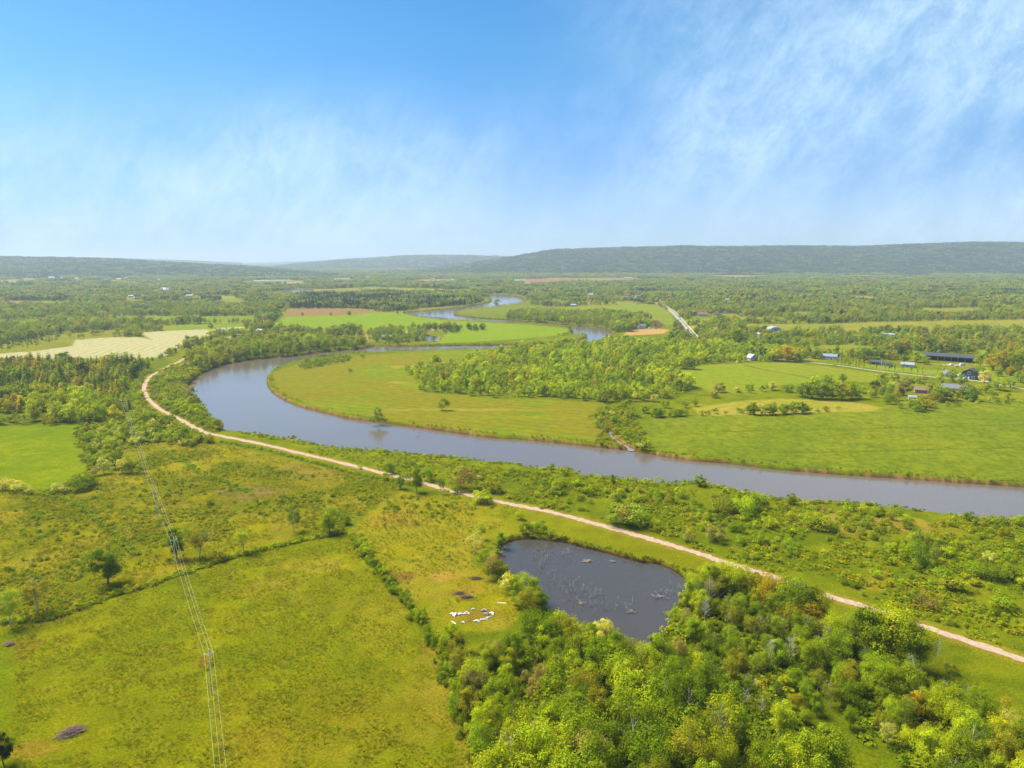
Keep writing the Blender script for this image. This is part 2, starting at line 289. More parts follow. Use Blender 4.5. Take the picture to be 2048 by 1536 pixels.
# ------------------------------------------------------------------ ground
K = 0.49
def build_ground():
    az = np.radians(np.concatenate([np.linspace(-180, -50, 40)[:-1], np.linspace(-50, 50, 1500), np.linspace(50, 180, 40)[1:]]))
    v = np.concatenate([np.linspace(2.6, 12, 40)[:-1], np.linspace(12, 640, 1000)])   # rows evenly spaced as seen, denser far away
    r = np.concatenate([71000.0 / v, [80, 50, 25, 8]]); r = np.sort(r)
    A, Rr = np.meshgrid(az, r); X = (Rr * np.sin(A)).ravel(); Y = (Rr * np.cos(A)).ravel()
    n = len(X); Z = np.zeros(n); dist = np.hypot(X, Y)
    front = (Y > 60)
    # base: scrubby ground under woods
    f1 = fbm(X, Y, 60, 4, 1); f2 = fbm(X, Y, 9, 4, 11); f3 = fbm(X, Y, 2.2, 3, 21); f4 = fbm(X, Y, 300, 3, 31)
    def mixc(a, b, t): return a[None, :] * (1 - t[:, None]) + b[None, :] * t[:, None]
    C = mixc(lin((128, 148, 34)), lin((104, 130, 26)), ss(.35, .65, f2 * .6 + f1 * .4))
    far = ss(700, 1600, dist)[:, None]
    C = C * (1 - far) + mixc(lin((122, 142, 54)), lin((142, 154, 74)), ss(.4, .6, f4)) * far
    inner = np.full(n, -99.0)
    for k, P in fields.items():
        d = sd_poly(P, X, Y, 40); wdt = 1.2 + dist / 600
        jit = (f2 - .5) * np.minimum(6, 2 + dist / 300) + (f3 - .5) * 3
        m = ss(-wdt, wdt, d + (jit if k not in ('crop_field', 'hay_field', 'left_strip', 'riverside_field', 'far_brown') else jit * .3))
        idx = np.nonzero(m > 0.002)[0]
        a, b = [lin(c) for c in FCOL[k]]
        t = ss(.36, .64, f1[idx] * .5 + f2[idx] * .35 + f3[idx] * .15)
        cc = mixc(a, b, t)
        x, y = X[idx], Y[idx]
        if k == 'hay_field':      # raked swaths
            s_ = np.sin((x * 0.72 + y * 0.10 + (fbm(x, y, 60, 2, 5) - .5) * 6) * 2 * math.pi / 7.0)
            cc = mixc(lin((204, 202, 156)), lin((164, 176, 106)), ss(-.4, 1, s_) * .55)
        elif k == 'crop_field':   # drilled rows with tufts
            s_ = np.sin((y + x * 0.06) * 2 * math.pi / 3.2 + (f2[idx] - .5) * 3)
            cc *= (1 - .10 * ss(-1, 1, s_) * ss(1200, 300, dist[idx]))[:, None]
            cc = cc * (1 - .22 * ss(.45, .7, f3[idx]))[:, None]
        elif k == 'peninsula':
            s_ = np.sin((y * 0.93 + x * 0.42) * 2 * math.pi / 9 + (f2[idx] - .5) * 5)
            br = ss(.42, .62, f1[idx])
            cc = cc * (1 - (br * .75)[:, None]) + lin((144, 146, 58))[None, :] * (br * .75)[:, None]
            cc *= (1 - .13 * ss(0, 1, s_))[:, None]
        elif k in ('house_meadow', 'long_meadow', 'riverside_field', 'loop_field'):
            s_ = np.sin((y * 0.9 + x * 0.2) * 2 * math.pi / 14 + (f2[idx] - .5) * 6); cc *= (1 - .08 * ss(-.5, 1, s_))[:, None]
        elif k == 'near_meadow':
            pal = ss(.50, .72, f2[idx] * .5 + f1[idx] * .5) * ss(-120, 40, x + y * .1) * .6
            cc = cc * (1 - pal[:, None]) + lin((172, 166, 78))[None, :] * pal[:, None]
            gl = ss(.48, .66, fbm(x, y, 12, 4, 77)) * .5
            cc = cc * (1 - gl[:, None]) + lin((112, 138, 16))[None, :] * gl[:, None]
        elif k in ('rough_meadow', 'clearing'):
            pal = ss(.5, .68, fbm(x, y, 22, 4, 91)) * .5
            cc = cc * (1 - pal[:, None]) + lin((160, 156, 72))[None, :] * pal[:, None]
            ye = ss(.55, .7, fbm(x, y, 13, 3, 95)) * .5
            cc = cc * (1 - ye[:, None]) + lin((158, 160, 16))[None, :] * ye[:, None]
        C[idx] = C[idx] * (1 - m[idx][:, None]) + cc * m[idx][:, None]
        inner = np.maximum(inner, d)
    for px, py, rx, ry, c, s_ in PATCH:
        x0, y0 = gp(px, py); q = np.hypot((X - x0) / rx, (Y - y0) / ry); idx = np.nonzero(q < 2)[0]
        m = ss(1.25, .35, q[idx] + (f2[idx] - .5) * 1.6 + (f3[idx] - .5) * .7) * s_
        C[idx] = C[idx] * (1 - m[:, None]) + lin(c)[None, :] * m[:, None]
    for pts, wdt, c in DITCH:
        P = smooth(wp(pts), 4, False); d = d_line(P, X, Y, 12)
        m = ss(wdt * 1.6, wdt * .3, d + (f2 - .5) * 1.5) * .8; idx = np.nonzero(m > .01)[0]
        C[idx] = C[idx] * (1 - m[idx][:, None]) + lin(c)[None, :] * m[idx][:, None]
        if wdt <= 1.3: Z[idx] -= .35 * m[idx]
    # worn edges of the trail and lane
    dt = d_line(trail, X, Y, 20); m = ss(4.5, 2.2, dt + (f3 - .5) * 2) * .55; C = C * (1 - m[:, None]) + lin((170, 152, 90))[None, :] * m[:, None]
    # river bank: the ground falls to the water
    dr = np.maximum(sd_poly(river, X, Y, 60), np.where(True, 1.9 - d_line(creek, X, Y, 30) * 1.0, 0) - 1.2)
    dr = np.maximum(dr, sd_poly(millpond, X, Y, 30)); dr = np.maximum(dr, sd_poly(farlake, X, Y, 40))
    st = np.maximum(1.6, dist / 260)
    bank = ss(-st, .6, dr + (f2 - .5) * 2.0)
    Z -= bank * 2.6
    soil = ss(.03, .2, bank) * ss(.33, .45, fbm(X, Y, 26, 3, 51))
    sc = mixc(lin((186, 148, 104)), lin((128, 98, 68)), ss(.3, .7, f3)); 
    C = C * (1 - soil[:, None] * .85) + sc * soil[:, None] * .85
    low = ss(.35, .8, bank)[:, None]; C = C * (1 - low * .8) + lin((96, 78, 56))[None, :] * low * .8
    dp = sd_poly(pond, X, Y, 30); b2 = ss(-1.6, .5, dp + (f2 - .5) * 1.2); Z -= b2 * 1.4
    m = ss(-3, -.4, dp + (f2 - .5) * 3)[:, None] * .6; C = C * (1 - m) + lin((134, 120, 66))[None, :] * m
    m = ss(.1, .7, b2)[:, None] * .9; C = C * (1 - m) + lin((64, 54, 38))[None, :] * m
    # swells
    keep = ss(6, 30, dt) * ss(0, -12, np.maximum(dr, dp)) * ss(2500, 900, dist)
    Z += keep * ((f1 - .5) * .8 + (f2 - .5) * .45) - .1 * keep
    C = np.clip(C, 0, 1); g_ = ss(.12, .6, C[:, 2] / np.maximum(C[:, 1], .01)); C[:, 2] *= .4 + .5 * g_; C[:, 0] *= 1.27 - .16 * g_; C[:, 0] *= 1 + .34 * ss(1.25, 1.9, C[:, 1] / np.maximum(C[:, 0], .01)); C *= K
    rows, cols = A.shape
    i = np.arange(rows * cols).reshape(rows, cols)
    Fc = np.stack([i[:-1, :-1], i[:-1, 1:], i[1:, 1:], i[1:, :-1]], -1).reshape(-1, 4)[:, ::-1]
    V = np.stack([X, Y, Z], -1)
    V = np.vstack([V, [[0, 0, 0]]]); c0 = len(V) - 1
    me = mesh_np('ground', V, Fc, [], None, True)
    at = me.attributes.new('soil', 'FLOAT_COLOR', 'POINT'); C4 = np.ones((len(V), 4), np.float32); C4[:-1, :3] = C; C4[-1, :3] = C[0]
    at.data.foreach_set('color', C4.ravel())
    m = bpy.data.materials.new('grassland'); m.use_nodes = True; t = m.node_tree; b = t.nodes['Principled BSDF']; N = t.nodes.new; L = t.links.new
    a = N('ShaderNodeAttribute'); a.attribute_name = 'soil'
    g = N('ShaderNodeNewGeometry')
    def noise(s, d, ro=.6):
        q = N('ShaderNodeTexNoise'); q.inputs['Scale'].default_value = s; q.inputs['Detail'].default_value = d; q.inputs['Roughness'].default_value = ro; L(g.outputs['Position'], q.inputs['Vector']); return q.outputs['Fac']
    n1 = noise(1.7, 7, .8); n2 = noise(.16, 5, .65)
    def rg(v, a0, b0, c0_, d0):
        q = N('ShaderNodeMapRange'); L(v, q.inputs[0])
        for i_, x_ in enumerate((a0, b0, c0_, d0)): q.inputs[i_ + 1].default_value = x_
        return q.outputs[0]
    mu = N('ShaderNodeMath'); mu.operation = 'MULTIPLY'; L(rg(n1, .33, .67, .45, 1.55), mu.inputs[0]); L(rg(n2, .3, .7, .84, 1.17), mu.inputs[1])
    sc_ = N('ShaderNodeVectorMath'); sc_.operation = 'SCALE'; L(a.outputs['Color'], sc_.inputs[0]); L(mu.outputs[0], sc_.inputs['Scale'])
    L(sc_.outputs[0], b.inputs['Base Color']); b.inputs['Roughness'].default_value = .95; b.inputs['Specular IOR Level'].default_value = 0
    bp = N('ShaderNodeBump'); bp.inputs['Strength'].default_value = .7; bp.inputs['Distance'].default_value = .5; L(n1, bp.inputs['Height']); L(bp.outputs[0], b.inputs['Normal'])
    me.materials.append(m)
    return tag(link('ground', me), kind='structure')
ground = build_ground()

# ------------------------------------------------------------------ water
def water_mat(name, deep, rough, scale, strength):
    m = bpy.data.materials.new(name); m.use_nodes = True; t = m.node_tree; b = t.nodes['Principled BSDF']; N = t.nodes.new; L = t.links.new
    b.inputs['Base Color'].default_value = (*deep, 1); b.inputs['Roughness'].default_value = rough; b.inputs['IOR'].default_value = 1.33; b.inputs['Specular Tint'].default_value = (1, .87, .74, 1); b.inputs['Specular IOR Level'].default_value = 1.0
    g = N('ShaderNodeNewGeometry'); mp = N('ShaderNodeMapping'); mp.inputs['Scale'].default_value = (1, .6, 1); L(g.outputs['Position'], mp.inputs[0])
    q = N('ShaderNodeTexNoise'); q.inputs['Scale'].default_value = scale; q.inputs['Detail'].default_value = 4; q.inputs['Roughness'].default_value = .6; L(mp.outputs[0], q.inputs['Vector'])
    q2 = N('ShaderNodeTexNoise'); q2.inputs['Scale'].default_value = .018; q2.inputs['Detail'].default_value = 3; L(mp.outputs[0], q2.inputs['Vector'])
    r = N('ShaderNodeMapRange'); L(q2.outputs['Fac'], r.inputs[0]); r.inputs[1].default_value = .38; r.inputs[2].default_value = .62; r.inputs[3].default_value = strength * .45; r.inputs[4].default_value = strength
    bp = N('ShaderNodeBump'); bp.inputs['Distance'].default_value = .25; L(r.outputs[0], bp.inputs['Strength']); L(q.outputs['Fac'], bp.inputs['Height']); L(bp.outputs[0], b.inputs['Normal'])
    return m
M_RIVER = water_mat('river_water', (.118, .092, .070), .1, .9, .42); M_RIVER.node_tree.nodes['Principled BSDF'].inputs['IOR'].default_value = 1.48
M_POND = water_mat('pond_water', (.05, .043, .036), .1, 1.6, .4)
def sheet(name, P, z, m):
    bm = bmesh.new(); vs = [bm.verts.new((p[0], p[1], z)) for p in P]; f = bm.faces.new(vs)
    if f.normal.z < 0: f.normal_flip()
    bmesh.ops.triangulate(bm, faces=[f]); bm.normal_update()
    for f in bm.faces:
        if f.normal.z < 0: f.normal_flip()
    me = bpy.data.meshes.new(name); bm.to_mesh(me); bm.free(); me.materials.append(m)
    return tag(link(name, me), kind='structure')
def ribbon(name, P, w, z, m, jitter=0.0):
    P = np.asarray(P); T = np.gradient(P, axis=0); T /= np.linalg.norm(T, axis=1)[:, None]; Nn = np.stack([-T[:, 1], T[:, 0]], -1)
    ww = (w if hasattr(w, '__len__') else np.full(len(P), w))[:, None] / 2
    j = (np.random.default_rng(3).random((len(P), 2)) - .5) * jitter
    a = P + Nn * (ww + j[:, :1]); b = P - Nn * (ww + j[:, 1:])
    V = np.vstack([np.c_[a, np.full(len(P), z)], np.c_[b, np.full(len(P), z)]]); k = len(P); i = np.arange(k - 1)
    me = mesh_np(name, V, np.stack([i, i + k, i + k + 1, i + 1], -1), [m])
    me.flip_normals() if me.polygons[0].normal.z < 0 else None
    return tag(link(name, me), kind='structure')
sheet('river', river, -2.0, M_RIVER)
sheet('pond', pond, -1.0, M_POND)
sheet('mill_pond', millpond, -1.2, M_RIVER)
sheet('far_lake', farlake, -1.0, M_RIVER)
ribbon('creek', creek, np.linspace(4.0, 1.6, len(creek)), -1.7, mat('shallow_stream', (.22, .21, .20), .2, .6, .2, .5))
M_GRAVEL = mat('gravel', (.35, .255, .165), .95, .1, .18, .8, bump=.3)
def dens(P, n): return smooth(P, n, False)
tr = dens(trail, 3)
ribbon('trail', tr, 3.1 + .3 * np.sin(tr[:, 0] * .11) * np.sin(tr[:, 1] * .07), .045, M_GRAVEL, 1.0)
M_RUT = mat('worn_gravel', (.47, .33, .21), .95, .1, .12, 1.5)
def asphalt(name, P, w, z, m): return ribbon(name, P, w, z, m)
asphalt('road', road, 5.8, .06, mat('asphalt', (.24, .24, .25), .7, .4, .08, .3))
asphalt('lane', lane, 4.2, .06, mat('dirt_lane', (.34, .29, .20), .95, .1, .15, .6))
ribbon('roadside_shoulder', road + np.array([6.0, 0]), 2.0, .05, mat('shoulder', (.42, .36, .25), .95, .1, .15, .6))
ribbon('house_drive', smooth(wp([(1975,764),(1955,757),(1935,754),(1918,752)]), 4, False), 3.6, .065, mat('drive', (.46, .40, .28), .95, .1, .15, .6))
M_WHITELINE = mat('road_paint', (.75, .75, .70), .7, .2, .05, 1)
ribbon('road_centre_marking', road, .35, .075, mat('yellow_paint', (.55, .42, .10), .7, .2, .05, 1))
# two short bits of a far road between the left woods
ribbon('far_road', wp([(103,624),(112,617),(122,612)]), 14, .07, bpy.data.materials['asphalt'])

# ------------------------------------------------------------------ hills
HILLS = {
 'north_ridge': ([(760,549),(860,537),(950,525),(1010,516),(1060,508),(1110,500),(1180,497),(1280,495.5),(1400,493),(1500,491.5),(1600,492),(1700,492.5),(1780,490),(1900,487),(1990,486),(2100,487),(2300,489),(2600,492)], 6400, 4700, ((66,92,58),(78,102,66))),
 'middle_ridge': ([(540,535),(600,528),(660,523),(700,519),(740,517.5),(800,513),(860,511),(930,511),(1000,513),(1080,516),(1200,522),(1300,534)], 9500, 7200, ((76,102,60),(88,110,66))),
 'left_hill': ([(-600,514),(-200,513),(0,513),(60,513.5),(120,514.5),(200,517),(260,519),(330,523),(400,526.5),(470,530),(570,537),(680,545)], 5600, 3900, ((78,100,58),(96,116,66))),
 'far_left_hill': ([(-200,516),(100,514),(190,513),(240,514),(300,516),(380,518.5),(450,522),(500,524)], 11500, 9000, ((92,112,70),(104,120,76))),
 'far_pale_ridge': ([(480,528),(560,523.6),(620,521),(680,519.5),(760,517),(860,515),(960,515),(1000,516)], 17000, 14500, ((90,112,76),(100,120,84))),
}
HILLFN = {}
def hill(name):
    crest, yc, yb, cols = HILLS[name]; cp = np.array(crest, float)
    px = np.linspace(cp[0, 0], cp[-1, 0], int((cp[-1, 0] - cp[0, 0]) / 2.2) + 2)
    t = np.concatenate([np.linspace(0, 1, 90), np.linspace(1.05, 1.9, 8)])
    PX, T = np.meshgrid(px, t)
    py = np.interp(PX, cp[:, 0], cp[:, 1]); u = (PX - 1024) / F; v = (768 - py) / F
    zc = H + yc * (-sP + v * cP) / (cP + v * sP)
    zc = np.maximum(zc - 9, -4)
    Yw = yb + (yc - yb) * T; X = Yw * u / cP
    g = fbm(X, Yw, 700, 4, 61)
    prof = ss(0, 1, T) * .45 + ss(.05, .92, T) * .55
    prof = np.where(T > 1, 1 - .5 * (T - 1), prof)
    Z = zc * prof * (1 + (g - .5) * .5 * np.sin(np.clip(T, 0, 1) * math.pi)) - 6 * (T < .02) + (fbm(X, Yw, 22, 2, 5) - .5) * 9 * ss(0.02, .1, T) * (1 if yc < 8000 else .5)
    V = np.stack([X, Yw, Z], -1).reshape(-1, 3); r_, c_ = X.shape; i = np.arange(r_ * c_).reshape(r_, c_)
    Fc = np.stack([i[:-1, :-1], i[:-1, 1:], i[1:, 1:], i[1:, :-1]], -1).reshape(-1, 4)
    me = mesh_np(name, V, Fc, [], None, True)
    q = fbm(X, Yw, 260, 4, 71).ravel(); q2 = fbm(X, Yw, 20, 3, 72).ravel()
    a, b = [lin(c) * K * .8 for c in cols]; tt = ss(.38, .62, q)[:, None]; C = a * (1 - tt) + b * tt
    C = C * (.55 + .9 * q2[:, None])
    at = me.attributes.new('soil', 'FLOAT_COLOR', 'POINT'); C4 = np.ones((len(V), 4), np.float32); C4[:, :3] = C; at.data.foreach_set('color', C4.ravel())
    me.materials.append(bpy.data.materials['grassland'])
    tag(link('hill', me), kind='structure')
    return V.reshape(r_, c_, 3), me
HV = {k: hill(k)[0] for k in HILLS}

# ------------------------------------------------------------------ air
def haze():
    bm = bmesh.new(); bmesh.ops.create_cube(bm, size=1)
    me = bpy.data.meshes.new('haze'); bm.to_mesh(me); bm.free()
    o = link('haze', me, None, (0, 0, 145)); o.scale = (64000, 64000, 310)
    m = bpy.data.materials.new('haze'); m.use_nodes = True; t = m.node_tree; t.nodes.clear()
    v = t.nodes.new('ShaderNodeVolumePrincipled'); v.inputs['Color'].default_value = (.57, .68, .80, 1); v.inputs['Density'].default_value = HAZE_D; v.inputs['Anisotropy'].default_value = .2
    u = t.nodes.new('ShaderNodeOutputMaterial'); t.links.new(v.outputs[0], u.inputs['Volume']); me.materials.append(m)
    tag(o, kind='stuff')
HAZE_D = 9.5e-5
haze()
# ------------------------------------------------------------------ plant prototypes (mesh data only, about 10 m tall)
PALETTE = {'bm': (122,144,28), 'by': (140,150,28), 'bd': (104,130,26), 'tg': (146,152,30), 'tl': (164,164,62), 'td': (118,136,22), 'yg': (154,176,34), 'mg': (126,152,34), 'dg': (106,134,26), 'ol': (140,148,44), 'or': (160,150,40), 'gy': (146,144,84), 'wh': (180,188,100), 'dk': (64,88,40), 'br': (118,112,62), 'ye': (168,176,30), 'fr': (124,150,58), 'fd': (92,116,58), 'fo': (144,152,70), 'bl': (66,92,62)}
CNAME = {'yg': 'yellow-green', 'mg': 'mid-green', 'dg': 'deep green', 'ol': 'olive', 'or': 'orange-tinged', 'gy': 'grey-brown budding', 'wh': 'white-blossomed', 'dk': 'dark green', 'br': 'brownish', 'ye': 'bright yellow', 'fr': 'soft green', 'fd': 'dull green', 'fo': 'pale olive', 'bl': 'blue-green'}
KT = 1.02
def tintof(c, r, k=1.0): 
    t = lin(PALETTE[c]) * k * KT * np.array([1.19, 1.0, .52]) * r.uniform(.85, 1.18)
    return t * np.array([r.uniform(.92, 1.1), 1, r.uniform(.9, 1.1)])
def quads(C, Nn, size, r, asp=1.0):
    C = np.asarray(C, float); n = len(C)
    Nn = Nn / np.maximum(np.linalg.norm(Nn, axis=1), 1e-6)[:, None]
    a = np.cross(Nn, r.normal(size=(n, 3))); a /= np.maximum(np.linalg.norm(a, axis=1), 1e-6)[:, None]; b = np.cross(Nn, a)
    s = (size * r.uniform(.6, 1.3, n))[:, None] / 2; k = r.uniform(.5, 1.0, n)[:, None] * asp
    V = np.stack([C - a * s - b * s * k * .5, C + a * s * .3 - b * s * k, C + a * s + b * s * k * .4, C - a * s * .2 + b * s * k], 1).reshape(-1, 3)
    return V, np.arange(4 * n).reshape(-1, 4)
def tube(pts, rad, k=6):
    pts = np.asarray(pts, float); V = []; Fc = []
    for i, p in enumerate(pts):
        d = pts[min(i + 1, len(pts) - 1)] - pts[max(i - 1, 0)]; d /= max(np.linalg.norm(d), 1e-6)
        a = np.cross(d, [0.31, .17, .93] if abs(d[2]) < .9 else [1, 0, 0]); a /= np.linalg.norm(a); b = np.cross(d, a)
        for j in range(k): V.append(p + rad[i] * (a * math.cos(j * 2 * math.pi / k) + b * math.sin(j * 2 * math.pi / k)))
    for i in range(len(pts) - 1):
        for j in range(k): Fc.append((i * k + j, i * k + (j + 1) % k, (i + 1) * k + (j + 1) % k, (i + 1) * k + j))
    return np.array(V), np.array(Fc)
def cat_(L_):
    V = []; Fc = []; o = 0
    for v, f in L_: V.append(v); Fc.append(f + o); o += len(v)
    return np.vstack(V), np.vstack(Fc)
def limbs(r, h0, h, spread, n, rad, k=5, lean=0.0):
    """a tapered trunk with curved limbs"""
    top = np.array([r.normal() * lean, r.normal() * lean, h])
    ts = np.linspace(0, 1, 7); P = np.array([top * t + np.array([math.sin(t * 3 + 1) * .12, math.cos(t * 2.4) * .12, 0]) * h * .06 for t in ts]); P[0] = (0, 0, -.3)
    out = [tube(P, rad * (1 - .85 * ts), k)]
    for i in range(n):
        t = h0 / h + (1 - h0 / h) * (i + r.random()) / n * .85; p = np.array([np.interp(t, ts, P[:, j]) for j in range(3)])
        a = i * 2.4 + r.random(); ln = spread * r.uniform(.7, 1.1) * (1.15 - t); up = r.uniform(.5, 1.1)
        q = [p + np.array([math.cos(a) * s, math.sin(a) * s, up * s * (1 + .3 * s)]) * ln for s in (0, .35, .7, 1)]
        rr = rad * (1 - .8 * t) * .55; out.append(tube(q, [rr, rr * .7, rr * .45, rr * .2], 4))
    return out
def crown_broad(r, h, w, base, nl, ls, lobes=18, gap=.0, low=.3):
    cz = (h + base) / 2; rz = (h - base) / 2; Cs = []; Ns = []; Vv = []
    for i in range(lobes):
        d = r.normal(size=3); d /= np.linalg.norm(d); d[2] = d[2] * .95 + .1
        u = r.random() ** (1 / 3) * .78
        c = np.array([d[0] * w / 2 * u, d[1] * w / 2 * u, cz + d[2] * rz * u]); lr = w * r.choice([.10, .14, .18, .22, .25]) * r.uniform(.85, 1.15) * (1.0 if u > .35 else 1.3)
        n = int(nl / lobes * r.uniform(.7, 1.3)); q = r.normal(size=(n, 3)); q /= np.linalg.norm(q, axis=1)[:, None]
        q[:, 2] = np.where(q[:, 2] < -low, -q[:, 2] * .6, q[:, 2])
        rad_ = lr * (r.uniform(.55, 1.12, n))[:, None]
        pos = c + q * rad_ * np.array([.92, .92, 1.12]); Cs.append(pos); Ns.append(q * 1.0 + r.normal(size=(n, 3)) * .42 + np.array([0, 0, .3]))
        lv = r.uniform(.25, .8); Vv.append(np.clip(lv + r.normal(size=n) * .11, 0, 1))
    C = np.vstack(Cs); Nn = np.vstack(Ns); v = np.concatenate(Vv)
    return quads(C, Nn, ls, r), v
def crown_conifer(r, h, w, base, levels, per, ls, droop=.35, pw=.9):
    Cs = []; Ns = []; v = []
    for i in range(levels):
        t = (i + .5 * r.random()) / levels; z = base + (h - base) * t; rad_ = w / 2 * (1 - t) ** pw * r.uniform(.85, 1.1) + .12
        nb = max(4, int(per * (1 - t * .6)))
        for j in range(nb):
            a = 2 * math.pi * (j + r.random() * .7) / nb + i; k = max(2, int(rad_ / ls * 1.6))
            bv = r.uniform(.2, .75)
            for q in range(k):
                s = (q + .6 + r.random() * .5) / k; rr = rad_ * min(s, 1.05)
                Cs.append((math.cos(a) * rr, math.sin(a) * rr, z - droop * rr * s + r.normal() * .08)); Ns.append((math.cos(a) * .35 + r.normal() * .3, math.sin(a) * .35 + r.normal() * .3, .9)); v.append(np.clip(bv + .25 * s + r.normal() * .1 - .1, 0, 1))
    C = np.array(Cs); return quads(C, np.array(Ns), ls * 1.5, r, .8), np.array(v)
def bare_crown(r, h, w, rad=.1):
    out = limbs(r, h * .2, h, w * .62, 9, rad, 4)
    tips = []
    for i in range(60):
        a = r.random() * 6.28; z = h * r.uniform(.35, .95); s = w / 2 * r.uniform(.1, .7) * (1.1 - z / h)
        p = np.array([math.cos(a) * s, math.sin(a) * s, z]); e = p + np.array([math.cos(a) * w * .16, math.sin(a) * w * .16, h * r.uniform(.03, .12)]) + r.normal(size=3) * .15
        out.append(tube([p, (p + e) / 2 + r.normal(size=3) * .06, e], [rad * .28, rad * .2, rad * .08], 3))
    return cat_(out)
P_CROWN = {}; P_TRUNK = {}; P_FULL = {}
def addv(me, v):
    at = me.attributes.new('v', 'FLOAT', 'FACE'); at.data.foreach_set('value', np.asarray(v, np.float32))
def register(kind, i, crown, v, trunk, leafm, barkm):
    (cV, cF) = crown
    key = (kind, i); mc = mesh_np(kind + '_crown', cV, cF, [leafm]); addv(mc, v); P_CROWN[key] = mc
    if trunk is not None:
        tV, tF = trunk; P_TRUNK[key] = mesh_np(kind + '_trunk', tV, tF, [barkm], None, True)
        V = np.vstack([cV, tV]); Fc = np.vstack([cF, tF + len(cV)]); mi = np.r_[np.zeros(len(cF)), np.ones(len(tF))]
        mf = mesh_np(kind, V, Fc, [leafm, barkm], mi); addv(mf, np.r_[v, np.full(len(tF), .5)]); P_FULL[key] = mf
    else: P_FULL[key] = mc
def make_protos():
    r = np.random.default_rng(11)
    for i in range(5):   # hi: round broadleaf
        (c, v) = crown_broad(r, 10, r.uniform(6.6, 8.2), -.4, 9000, .235, 40); register('broad', i, c, v, cat_(limbs(r, 2.2, 8.6, 3.6, 9, .2, 6, .5)), M_LEAF, M_BARK)
    for i in range(4):   # hi: tall poplar or birch
        (c, v) = crown_broad(r, 10, r.uniform(4.2, 5.2), 2.0, 7000, .17, 36); register('tall', i, c, v, cat_(limbs(r, 2.4, 9.2, 2.0, 10, .11, 6, .3)), M_LEAF, M_PALEBARK)
    for i in range(3):   # hi: thin crown with the limbs showing
        (c, v) = crown_broad(r, 10, r.uniform(6.2, 7.6), .9, 4200, .22, 30); register('thin', i, c, v, cat_(limbs(r, 1.8, 9.2, 4.2, 16, .16, 6, .6)), M_LEAF, M_PALEBARK)
    for i in range(4):   # mid detail versions
        (c, v) = crown_broad(r, 10, r.uniform(7.4, 9.2), -1.4, 1200, .60, 24); register('mbroad', i, c, v, cat_(limbs(r, 2, 8, 3, 4, .2, 4)), M_LEAF, M_BARK)
    for i in range(4):
        (c, v) = crown_broad(r, 10, r.uniform(4.2, 5.4), -.4, 760, .46, 16); register('mtall', i, c, v, cat_(limbs(r, 2, 8.6, 2, 4, .12, 4)), M_LEAF, M_PALEBARK)
    for i in range(4):   # wide crowns that reach the ground
        (c, v) = crown_broad(r, 10, r.uniform(10.5, 13), -3.2, 2600, .5, 34); register('round', i, c, v, cat_(limbs(r, .8, 8, 4.5, 6, .2, 4)), M_LEAF, M_BARK)
    for i in range(2):
        (c, v) = crown_broad(r, 10, 3.0, .8, 420, .42, 14); register('column', i, c, v, cat_(limbs(r, 1.5, 8.6, 1.2, 3, .12, 4)), M_LEAF, M_BARK)
    for i in range(5):   # shrubs, 3 m
        (c, v) = crown_broad(r, 3.0, r.uniform(3.6, 4.6), -.35, 1500, .22, 16, low=.1); register('bush', i, c, v, None, M_LEAF, None)
    for i in range(3):
        (c, v) = crown_broad(r, 3.0, r.uniform(3.6, 4.6), -.35, 330, .45, 12, low=.1); register('mbush', i, c, v, None, M_LEAF, None)
    for i in range(3):   # upright willow scrub
        (c, v) = crown_broad(r, 3.0, 2.6, -.3, 800, .2, 16, low=.1); register('willow', i, c, v, None, M_LEAF, None)
    for i in range(4):   # bramble mound, 1 m tall
        (c, v) = crown_broad(r, 1.0, r.uniform(1.9, 2.8), -.25, 110, .34, 8, low=.0); register('mound', i, c, v, None, M_LEAF, None)
    for i in range(4):   # grass tuft, 1 m tall before scaling
        n = 26; a = r.random(n) * 6.28; q = r.random(n) * .8; bx = np.cos(a) * q; by = np.sin(a) * q; ln = r.uniform(.6, 1.1, n); lx = bx + np.cos(a) * .5 * ln; ly = by + np.sin(a) * .5 * ln
        V = np.stack([np.stack([bx - .09 * np.sin(a), by + .09 * np.cos(a), -.1 + 0 * a], -1), np.stack([bx + .09 * np.sin(a), by - .09 * np.cos(a), -.1 + 0 * a], -1), np.stack([lx + .02, ly, ln], -1), np.stack([lx - .02, ly, ln], -1)], 1).reshape(-1, 3)
        register('tuft', i, (V, np.arange(4 * n).reshape(-1, 4)), r.random(n), None, M_LEAF, None)
    for i in range(4):
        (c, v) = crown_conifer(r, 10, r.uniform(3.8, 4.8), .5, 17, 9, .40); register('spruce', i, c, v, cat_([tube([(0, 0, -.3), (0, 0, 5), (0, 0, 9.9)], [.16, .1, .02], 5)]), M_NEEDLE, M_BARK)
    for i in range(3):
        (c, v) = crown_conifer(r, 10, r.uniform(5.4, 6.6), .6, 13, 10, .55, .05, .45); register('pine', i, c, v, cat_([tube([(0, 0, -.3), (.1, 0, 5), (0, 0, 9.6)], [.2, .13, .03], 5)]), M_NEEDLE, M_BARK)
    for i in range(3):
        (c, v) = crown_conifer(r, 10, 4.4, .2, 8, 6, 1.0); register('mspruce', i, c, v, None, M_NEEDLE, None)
    for i in range(4):
        V, Fc = bare_crown(r, 10, 6.5, .14); register('bare', i, (V, Fc), np.full(len(Fc), .6), None, M_DEAD, None)
